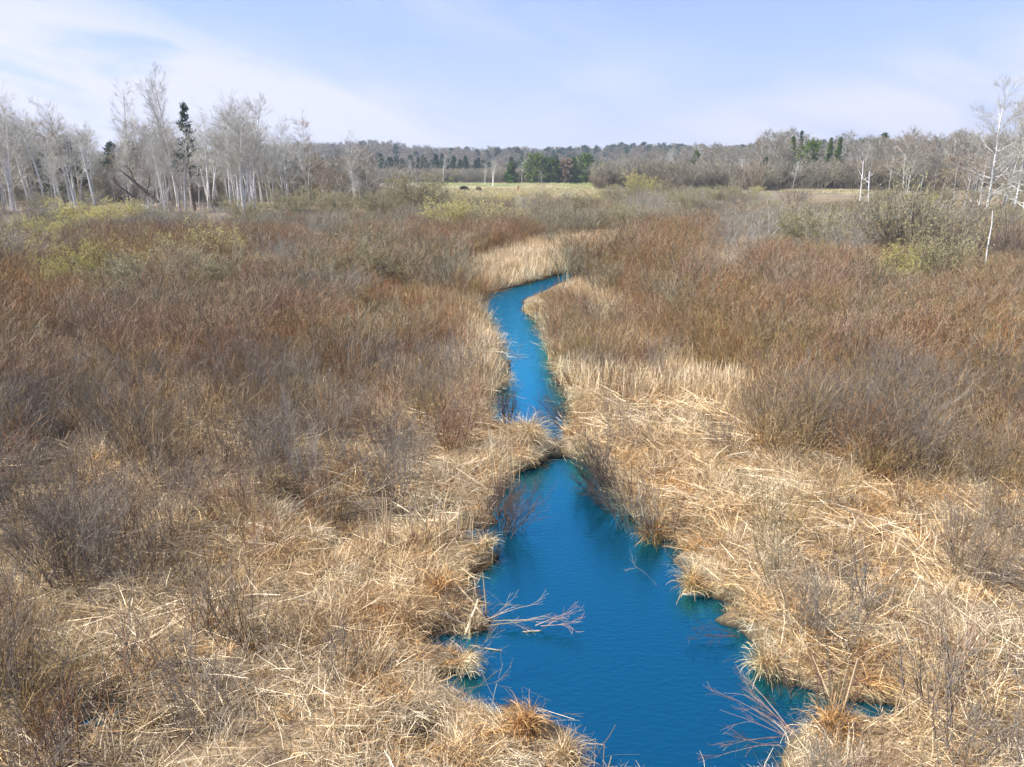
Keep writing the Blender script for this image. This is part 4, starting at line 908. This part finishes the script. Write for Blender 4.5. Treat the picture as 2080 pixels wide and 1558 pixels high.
def cattails(px, py, hpx, n, spread, lab, tiltd=8, w=.013, name='cattail_clump'):
    h = hpx*mpp(py)*1.3+.1; w *= 1.4; D, az = unit_dirs(n, 0, tiltd); O = rng.normal(size=(n, 3))*spread; O[:, 2] = -.1
    P = grow(O, D, h*rng.uniform(.55, 1.1, n)+.1, 5, 0, .04)
    k = rng.random(n) < .25     # broken ones fold over
    P[k, 3:, :] = P[k, 2:3, :]+np.cumsum(np.repeat(rng.normal(size=(k.sum(), 1, 3))*np.array((.09, .09, .02))-np.array((0, 0, .05)), 2, 1), 1)
    g = Geo(); Rd = rng.uniform(.5, 1., n)[:, None]*w*np.linspace(1, .45, 5)[None]
    g.ribbons(P, Rd*2); g.tubes(P[::2], Rd[::2]*.6, 4)
    o = g.build(name, mat('pale_reed')); p = gz(G(px, py, .1)); o.location = (p[0], p[1], max(p[2], 0.)); return tag(o, lab, 'cattails')
cattails(735, 1128, 62, 7, .05, 'pale broken cattail stub, leftmost before the small left inlet'); cattails(788, 1122, 80, 8, .03, 'thickest upright bundle of pale cattail stalks on the left peninsula', 4, .018)
cattails(838, 1120, 62, 6, .04, 'thin cattail bundle right of the thickest one', 5); cattails(893, 1112, 66, 11, .08, 'fan of pale cattail stalks in the middle of the left peninsula', 16); cattails(926, 1108, 62, 8, .06, 'leaning cattail stalks right of the fan', 20)
cattails(808, 1124, 48, 6, .05, 'low leaning cattail stubs between the two upright bundles', 24); cattails(1000, 1134, 46, 1, .0, 'single pale reed stub on the tip of the upper left peninsula', 3)
cattails(760, 1126, 56, 6, .05, 'pale cattail stubs just left of the thickest bundle', 12); cattails(866, 1118, 58, 7, .06, 'pale cattail stubs just left of the fan', 14); cattails(948, 1108, 50, 6, .05, 'last leaning stubs at the right end of the cattail row', 22)
cattails(648, 1080, 32, 10, .08, 'short cut cattail stubs behind the low straw mound', 10); cattails(1004, 990, 110, 10, .14, 'tall pale reeds at the left waterline below the dam', 9, .009); cattails(1035, 975, 95, 6, .12, 'tall thin reeds right of the others below the dam', 7, .009)
cattails(1688, 1478, 112, 9, .05, 'tall pale cattail stalks standing in the lower right inlet', 6, .014); cattails(1810, 1500, 120, 2, .02, 'single tall brown reed right of the inlet', 2, .010); cattails(1750, 1480, 80, 6, .14, 'broken reeds in front of the lower right inlet', 40, .010)
cattails(1325, 1080, 70, 14, .10, 'folded cattail leaves at the right waterline of the pool', 55, .014); cattails(720, 1000, 50, 8, .15, 'folded reeds in the dark swamp edge left', 45, .010); cattails(1890, 1430, 90, 3, .05, 'pale upright reed stalks in the right foreground', 4, .012)
cattails(965, 1262, 70, 16, .14, 'criss cross pile of broken pale reeds at the left waterline', 70, .013); cattails(1430, 1040, 60, 8, .15, 'folded reeds in the straw of the right bank', 60, .012)
cattails(905, 1180, 34, 8, .08, 'bent golden cattail leaves between the two left peninsulas', 40, .012); cattails(1190, 1558, 56, 9, .12, 'short curved green tipped reeds at the bottom edge', 14, .008)
def branchy(name, px, py, m, dirs, Ln, label, cat='branch', r=.012, K=7, n2=5, up=.0, grav=.0, z0=.05, sub=3, ang=(15, 40)):
    p = G(px, py, 0); O = np.repeat(np.array([[0, 0, 0.]]), len(dirs), 0)+rng.normal(size=(len(dirs), 3))*.03
    P = grow(O, np.array(dirs, float), np.array(Ln)*np.ones(len(dirs)), K, up, .06, grav); Rd = r*np.ones((len(dirs), 1))*np.linspace(1, .25, K)[None]
    g = Geo(); g.tubes(P, Rd, 5)
    if n2:
        Q, Qr = spawn(P, Rd, n2, (.3, .98), ang, lambda t, l: l*.4, 5, up, .12, .7, .3); Qr = np.maximum(Qr, .002); g.tubes(Q, Qr, 3)
        if sub:
            Q, Qr = spawn(Q, Qr, sub, (.3, .98), ang, lambda t, l: l*.5, 4, up, .12, .8, .4); g.tubes(Q, np.maximum(Qr, .0018), 3)
    o = g.build(name, mat(m)); o.location = (p[0], p[1], z0); return tag(o, label, cat)
branchy('dead_branch', 985, 1272, 'bleached_wood', [(1, .05, .10), (1, .2, .25), (1, -.1, .08), (.8, .5, .6)], [1.0, .75, .95, .5], 'pale bare branch reaching from the left bank over the water', r=.009, n2=4, ang=(10, 28), sub=2)
branchy('dead_branch', 1090, 1282, 'red_twigs', [(.9, .1, .35), (.7, .1, .5), (1, 0, .12)], [.55, .4, .5], 'reddish twiggy tip lying in the water at the end of the pale branch', r=.008, n2=6)
branchy('dead_branch', 1332, 1188, 'bleached_wood', [(-.8, .3, 1.)], [.5], 'single thin bent twig sticking out of open water', r=.004, n2=3, grav=.05, z0=-.02)
branchy('dead_branch', 1610, 1510, 'red_twigs', [(-1, .25+.12*i, .35+.07*i) for i in range(10)], rng.uniform(.45, .85, 10), 'reddish fan of bare shoots leaning over the water bottom right', 'shoots', r=.0045, n2=2, grav=.018, z0=.12, ang=(8, 22))
branchy('dead_branch', 1580, 1525, 'red_twigs', [(-1, -.2-.05*i, .25) for i in range(5)], rng.uniform(.5, .9, 5), 'lower reddish shoots drooping to the water at the bottom edge', 'shoots', r=.004, n2=2, grav=.02, z0=.10, ang=(8, 22))
branchy('dead_branch', 905, 1420, 'grey_twigs', [(1, .3, .55), (1, -.1, .35), (.8, .5, .8)], [.8, .7, .8], 'thin dark twigs leaning from the lower left bank', r=.006)
branchy('dead_branch', 860, 1280, 'dark_twigs', [(.3, .2, .5), (.8, -.3, .4), (-.2, -.4, .4), (.9, .2, .3), (.4, -.5, .2)], .5, 'dark tangled twigs under the combed grass mound', r=.008)
branchy('dead_branch', 1500, 1300, 'dark_twigs', [(-1, 0, .15), (-.8, -.4, .3), (-.9, .3, .35)], [.55, .4, .5], 'dark twigs dipping into the water at the right bank', r=.007)
branchy('dead_branch', 1010, 1440, 'pale_twigs', [(-.5, .3, .9), (.1, .2, 1.)], [.55, .5], 'two thin pale stalks rising from the lower left bank', r=.005, n2=1, sub=0)
branchy('dead_branch', 1410, 1180, 'pale_twigs', [(-.8, .2, .5), (-.6, .3, .8), (-1, .1, .3)], .35, 'short grey twigs behind the floating log', r=.006)
branchy('fallen_branch', 560, 1075, 'pale_twigs', [(1, .35, .25), (.9, .6, .5)], [2.2, 1.6], 'long pale fallen branch in the dark swampy hollow left', r=.014, n2=3, z0=.15)
branchy('fallen_branch', 300, 1395, 'grey_twigs', [(1, -.05, .12), (1, .1, .05)], [1.5, 1.1], 'long grey branch arching over straw in the lower left', r=.012, n2=3, z0=.30, grav=.006)
branchy('fallen_branch', 110, 1520, 'pale_twigs', [(1, .35, .15), (.8, .2, .35)], [1., .8], 'grey fallen branch near the bottom left corner', r=.011, n2=4, z0=.12)
branchy('fallen_branch', 1800, 1100, 'pale_twigs', [(-.8, .4, .4), (-.9, .2, .6)], [1.2, .9], 'pale fallen branch in the right bank straw', r=.010, n2=3, z0=.2)
def stick(name, a, b, r, m, label, cat, za=.06, zb=.06):
    A = G(*a, za); B = G(*b, zb); t = np.linspace(0, 1, 7)[:, None]; P = A*(1-t)+B*t+rng.normal(size=(7, 3))*r*.4; c = P.mean(0)
    o = Geo().tubes([P-c], r*np.array([[.3, 1, 1.05, .95, 1, .9, .35]]), 8, np.array([.7])).build(name, mat(m), smooth=True); o.location = tuple(c); return tag(o, label, cat)
stick('floating_log', (1384, 1206), (1456, 1207), .028, 'bleached_wood', 'pale barkless log floating at the tip of the right bank', 'log', .01, .02)
stick('fallen_reed', (925, 950), (1012, 1008), .016, 'pale_reed', 'long pale reed stem slanting down to the water left below the dam', 'reed', .55, .1)
stick('fallen_reed', (885, 1352), (972, 1362), .011, 'pale_reed', 'pale reed stem pointing into the water, lower left bank', 'reed', .12, .04)
stick('fallen_reed', (955, 1312), (1020, 1322), .010, 'bleached_wood', 'thin pale stick floating in the left inlet', 'stick', .01, .01)
stick('fallen_reed', (690, 1092), (745, 1104), .012, 'pale_reed', 'pale reed lying over the small left puddle', 'reed', .12, .1)
stick('fallen_reed', (1062, 1284), (1100, 1281), .014, 'bleached_wood', 'short white stick floating under the pale branch', 'stick', .01, .01)
stick('fallen_reed', (560, 1165), (640, 1140), .010, 'pale_reed', 'pale reed lying on the straw of the left peninsula', 'reed', .3, .3)
# mud dam
def dam():
    root = empty('mud_dam', G(1130, 908, 0)); nx_, ny = 46, 26; u, v = np.meshgrid(np.linspace(-1, 1, nx_), np.linspace(-1, 1, ny))
    x = u*.62; y = v*.42; prof = np.clip(1-v*v, 0, 1)**.6
    z = (.05+.12*np.abs(u)**1.6+.05*fbm(x*9+5, y*9, 3))*prof*1.15-.05
    V = np.stack([x, y, z], -1).reshape(-1, 3); i = np.arange(nx_*ny).reshape(ny, nx_); Fq = np.stack([i[:-1, :-1], i[:-1, 1:], i[1:, 1:], i[1:, :-1]], -1).reshape(-1, 4)
    mk('mud_bank', V, Fq, mat('mud'), root, smooth=True)
    n = 46; O = np.stack([rng.uniform(-.5, .5, n), rng.uniform(-.35, .3, n), rng.uniform(.02, .12, n)], 1); D = rng.normal(size=(n, 3))*np.array((1, .6, .16))
    Geo().tubes(grow(O, D, rng.uniform(.15, .5, n), 4, 0, .1), rng.uniform(.003, .009, n)[:, None]*np.linspace(1, .5, 4)[None], 4).build('sticks', mat('dark_twigs'), root)
    tag(root, 'dark mud and stick dam closing the gap between the two pools', 'dam')
dam()
# bare shrubs standing at the waterline, leaning over it
for px, py, hpx, tx, ty, n, m, lab in ((1030, 872, 92, 0, .10, 20, 'dark_twigs', 'dark bare shrub in the water left above the dam'), (1150, 862, 80, 0, -.55, 20, 'dark_twigs', 'dark bare shrub leaning over the upper pool from the right'), (1158, 800, 62, 0, -.6, 16, 'dark_twigs', 'dark bare shrub overhanging the upper channel, second above the dam'),
    (1030, 1070, 128, .05, .34, 26, 'dark_twigs', 'dark bare shrub leaning right over the pool from the left bank'), (1238, 1000, 88, 0, -.62, 24, 'dark_twigs', 'dark bare shrub leaning left over the pool from the right bank'), (1285, 1068, 120, 0, -.12, 16, 'grey_twigs', 'upright grey shrub at the right waterline of the pool'),
    (1262, 1035, 110, 0, -.45, 26, 'dark_twigs', 'dense dark shrub leaning over the pool, middle of the right bank'), (1212, 975, 80, .1, -.5, 22, 'dark_twigs', 'dark shrub arching over the pool just right of the dam'), (1345, 1092, 90, 0, -.3, 18, 'dark_twigs', 'dark shrub leaning over the pool near the folded cattails'), (1005, 1035, 90, .1, .45, 22, 'dark_twigs', 'dark low shrub left of the pool, upper one of two'),
    (975, 1085, 60, 0, .5, 16, 'dark_twigs', 'low dark shrub beside the left upper peninsula'), (1700, 1430, 150, 0, .02, 8, 'red_twigs', 'thin reddish stems standing in the lower right inlet'), (1600, 1400, 70, 0, -.4, 8, 'dark_twigs', 'thin dark twigs hanging over the lower right waterline'),
    (1225, 960, 110, 0, -.2, 22, 'grey_twigs', 'grey upright shrub behind the right end of the dam'), (1760, 1260, 190, 0, .0, 10, 'grey_twigs', 'tall sparse grey shrub in the right bank straw'), (1950, 1540, 230, 0, .03, 12, 'grey_twigs', 'tall sparse grey shrub in the bottom right corner'), (1880, 1440, 190, 0, -.04, 14, 'grey_twigs', 'grey shrub right of the lower right inlet'),
    (380, 1390, 230, 0, -.02, 9, 'grey_twigs', 'tall sparse grey shrub in the lower left straw'), (230, 1440, 280, 0, -.05, 10, 'grey_twigs', 'tallest sparse shrub at the lower left'), (520, 1330, 200, 0, .03, 12, 'thicket_twigs', 'olive stemmed shrub in the lower left straw'), (120, 1540, 230, 0, 0, 12, 'dark_twigs', 'dark sparse shrub near the bottom left corner'),
    (690, 1400, 150, 0, .03, 12, 'grey_twigs', 'grey brown shrub in the bottom middle straw'), (40, 1400, 330, 0, .1, 16, 'grey_twigs', 'thick grey shrub at the left edge'), (640, 1010, 200, 0, 0, 10, 'pale_twigs', 'pale grey upright stems over the dark hollow left')):
    h = hpx*mpp(py); p = gz(G(px, py, .1))
    o = shrub_mesh('waterside_shrub' if py < 1200 else 'sparse_shrub', nst=n, h=h, spread=.35, tilt=(2, 26), r0=.009, side=5, sub=3, m=m, link=True)
    o.location = (p[0], p[1], max(p[2], 0)); o.rotation_euler = (tx, ty, 0); tag(o, lab, 'shrub')
# ------------------------------------------------------------------ poles, snags, fallen tree
def snag(name, a, b, base_z, r, label, lean=0, forks=0, m='birch_bark'):
    p = gz(G(*a, .2)); top = top_h(0, p[1], b[1])-p[2]; dx = (b[0]-a[0])*mpp(a[1])
    root = empty(name, p); P = np.linspace((0, 0, -.2), (dx, 0, top), 8)[None]+rng.normal(size=(1, 8, 3))*.025*np.array((1, 1, 0)); Rd = r*np.linspace(1.1, .45, 8)[None]
    g = Geo().tubes(P, Rd, 7, np.array([.8])); kid(root, g.build('trunk', mat(m), root, smooth=True))
    if forks:
        Q, Qr = spawn(P, Rd, forks, (.3, .95), (20, 55), lambda t, l: l*.3, 5, .06, .1, .5, .3); kid(root, Geo().tubes(Q, Qr, 4).build('limbs', mat(m), root))
    return tag(root, label, 'snag')
snag('birch_pole', (1997, 608), (1983, 428), 0, .045, 'slender leaning white birch pole in the right thicket')
snag('birch_snag', (1763, 438), (1754, 348), 0, .13, 'broken white birch snag with forked top, nearer of two', forks=5); snag('birch_snag', (1747, 410), (1743, 326), 0, .13, 'white dead birch with crooked top behind the nearer snag', forks=6)
snag('birch_snag', (157, 432), (150, 335), 0, .12, 'white birch stem standing before the yellow olive bush', forks=4)
snag('dead_sapling', (548, 560), (520, 480), 0, .03, 'thin forked dead stem in the left thicket', forks=2, m='bleached_wood')
root = empty('fallen_tree', gz(G(338, 432, .2)))
k = mpp(425)
def pp(x, y, dep=0): return ((x-338)*k, dep, (432-y)*k)
P = np.array([[pp(338, 428), pp(322, 412, .3), pp(306, 398, .4), pp(290, 384, .6), pp(276, 371, .6), pp(262, 360, .8)]]); kid(root, Geo().tubes(P, np.array([[.26, .24, .21, .17, .12, .06]]), 7, np.array([.5])).build('trunk', mat('dark_bark'), root, smooth=True))
P2 = np.array([[pp(306, 398, .4), pp(311, 388, .4), pp(314, 378, .3), pp(316, 366, .3)], [pp(290, 410, -.2), pp(272, 395, 0), pp(258, 384, 0), pp(250, 376, .2)], [pp(306, 400, .4), pp(298, 412, 0), pp(292, 422, -.2), pp(284, 432, -.3)], [pp(290, 384, .6), pp(284, 372, .6), pp(283, 362, .5), pp(276, 352, .4)]])
R2 = np.array([[.1, .08, .06, .03], [.14, .12, .08, .04], [.16, .14, .12, .1], [.08, .06, .05, .03]]); g = Geo().tubes(P2, R2, 5); Q, Qr = spawn(P2, R2, 8, (.2, 1), (25, 60), lambda t, l: l*.45, 4, .02, .12, .5, .3); g.tubes(Q, np.maximum(Qr, .02), 3)
kid(root, g.build('limbs', mat('dark_bark'), root)); tag(root, 'fallen dark dead tree propped diagonally at the foot of the left grove', 'tree')
p = gz(G(305, 437, .2)); root = empty('white_stump', p); k = mpp(437); P = np.array([[(0, 0, -.1), (0, 0, .9), (-.05, 0, 1.9)]]); kid(root, Geo().tubes(P, np.array([[.16, .13, .05]]), 6, np.array([1.])).build('trunk', mat('birch_bark'), root))
D = np.array([(1, 0, -.35), (-1, 0, -.4), (.7, -.5, -.5), (-.8, .3, .3), (.9, .2, .35)], float); P = grow(np.repeat([[0, 0, 1.]], 5, 0), D, 1.7, 5, 0, .1); kid(root, Geo().tubes(P, .07*np.ones((5, 1))*np.linspace(1, .3, 5)[None], 4).build('limbs', mat('birch_bark'), root)); tag(root, 'low white dead stump with drooping limbs before the fallen dark tree', 'stump')
# rusty stump on the pasture
p = gz(G(1052, 390, .2)); o = Geo().tubes(np.array([[(0, 0, -.2), (.03, 0, .5), (.0, 0, 1.), (.12, 0, 1.45), (.1, 0, 1.6)]]), np.array([[.30, .26, .21, .22, .08]]), 7, np.array([.5])).build('rusty_stump', mat('rust_wood'), smooth=True); o.location = tuple(p); o.scale = (1, 1, 1.1); tag(o, 'short rusty brown broken stump standing on the pasture right of the cattle', 'stump')
# ------------------------------------------------------------------ cattle
def cow(px, yb, m, rz, label, s=1.):
    p = gz(G(px, yb, .2)); me = bpy.data.meshes.new('cow'); vs = []; es = []; rr = []
    def v(c, r, par=None):
        vs.append(c); rr.append(r)
        if par is not None: es.append((par, len(vs)-1))
        return len(vs)-1
    a = v((0, 0, 1.02), (.36, .42)); f = v((.55, 0, 1.0), (.34, .42), a); nk = v((.95, 0, .95), (.20, .25), f); hd = v((1.2, 0, .58), (.14, .15), nk); mz = v((1.32, 0, .25), (.09, .10), hd)
    r = v((-.5, 0, 1.06), (.34, .38), a); rp = v((-.82, 0, 1.05), (.20, .26), r); tl = v((-.98, 0, .9), (.03, .03), rp); t2 = v((-1.0, 0, .45), (.03, .03), tl); v((-1., 0, .3), (.05, .05), t2)
    for q, x in ((f, .6), (r, -.66)):
        for sd in (-1, 1):
            k_ = v((x, sd*.20, .68), (.15, .13), q); kn = v((x+(.02 if x > 0 else -.08), sd*.19, .38), (.07, .07), k_); ft_ = v((x+(.0 if x > 0 else .0), sd*.19, .06), (.055, .055), kn); v((x+.05, sd*.19, .0), (.065, .065), ft_)
    for sd in (-1, 1): e = v((1.1, sd*.2, .72), (.04, .06), hd)
    me.from_pydata(vs, es, []); o = bpy.data.objects.new('cow', me); COL.objects.link(o)
    sk = o.modifiers.new('skin', 'SKIN'); sk.use_smooth_shade = True
    for i, rd in enumerate(rr): me.skin_vertices[0].data[i].radius = rd
    me.skin_vertices[0].data[0].use_root = True
    o.modifiers.new('sub', 'SUBSURF').levels = 1; me.materials.append(mat(m))
    o.location = tuple(p); o.rotation_euler = (0, 0, rz); o.scale = (s, s, s); return tag(o, label, 'cow')
cow(942, 390, 'black_hide', 0.1, 'black cow grazing on the pasture, left one of the pair', 1.12); cow(972, 390, 'brown_hide', -.9, 'smaller dark brown cow grazing right of the black one', 1.05)
cow(771, 392, 'rust_wood', 2.9, 'reddish brown cow half hidden in scrub left of the round bushes', 1.)
# ------------------------------------------------------------------ house behind the grove
def house(px0, px1, dist, eave, ridge, wallm, roofm, label, windows, boards=None, name='house'):
    dep = dist*cp+H*sp; xa = (px0-1040)/F*dep; xb = (px1-1040)/F*dep; c = ((xa+xb)/2, dist, 0); wd = xb-xa; ze = top_h(0, dist, eave); zr = top_h(0, dist, ridge); dp = wd*.7
    root = empty(name, c); tag(root, label, 'house' if name == 'house' else 'shed')
    g = Geo().box((0, dp/2, ze/2), (wd*.92, dp, ze)); g.build('wall', mat(wallm), root)
    hw, d2 = wd/2, dp/2+.5; V = []; 
    for s in (-1, 1):
        V = [(-hw, dp/2+s*d2, ze-.15), (hw, dp/2+s*d2, ze-.15), (hw, dp/2, zr), (-hw, dp/2, zr), (-hw, dp/2+s*d2, ze+.03), (hw, dp/2+s*d2, ze+.03), (hw, dp/2, zr+.18), (-hw, dp/2, zr+.18)]
        mk('roof', V, [(0, 1, 2, 3), (4, 7, 6, 5), (0, 4, 5, 1), (1, 5, 6, 2), (2, 6, 7, 3), (3, 7, 4, 0)], mat(roofm), root)
    for x, z, w_, h_ in windows:
        f = Geo().box((x, -.03, z), (w_+.2, .06, h_+.2)).build('window', mat('white_trim'), root); Geo().box((x, -.075, z), (w_, .03, h_)).build('pane', mat('window_glass'), f)
    if boards:
        x, z, w_, h_ = boards; Geo().box((x, -.12, z), (w_, .24, h_)).build('balcony', mat('yellow_boards'), root)
    d = Geo().box((-wd*.3, -.03, 1.05), (.95, .06, 2.1)).build('door', mat('white_trim'), root)
    return root
house(176, 276, 142, 362, 345, 'house_siding', 'shingles', 'brown house with long grey blue roof hidden behind the left birches', [(-.7, 2.95, 1., 1.1), (.5, 2.95, 1.2, 1.2), (2.6, 2.9, 1., 1.1)], (.3, 1.9, 1.9, .7))
house(312, 336, 150, 369, 360, 'rust_siding', 'shingles', 'small rust red shed with bluish roof right of the hidden house', [], None, 'shed')
# ------------------------------------------------------------------ air
def haze(dens):
    m = bpy.data.materials.new('haze'); m.use_nodes = True; nt = m.node_tree; nt.nodes.clear()
    out = nt.nodes.new('ShaderNodeOutputMaterial'); v = nt.nodes.new('ShaderNodeVolumePrincipled'); v.inputs['Color'].default_value = (.80, .88, 1., 1); v.inputs['Density'].default_value = dens; v.inputs['Anisotropy'].default_value = .2
    nt.links.new(v.outputs[0], out.inputs['Volume'])
    a, z0, z1 = 2300., -2., 75.
    V = [(x, y, z) for x in (-a, a) for y in (-a, a) for z in (z0, z1)]
    o = mk('haze', V, [(0, 1, 3, 2), (4, 6, 7, 5), (0, 4, 5, 1), (2, 3, 7, 6), (0, 2, 6, 4), (1, 5, 7, 3)], m); o['kind'] = 'stuff'; o['label'] = 'pale blue air between the camera and the far hills'; o['category'] = 'haze'
haze(.00030)
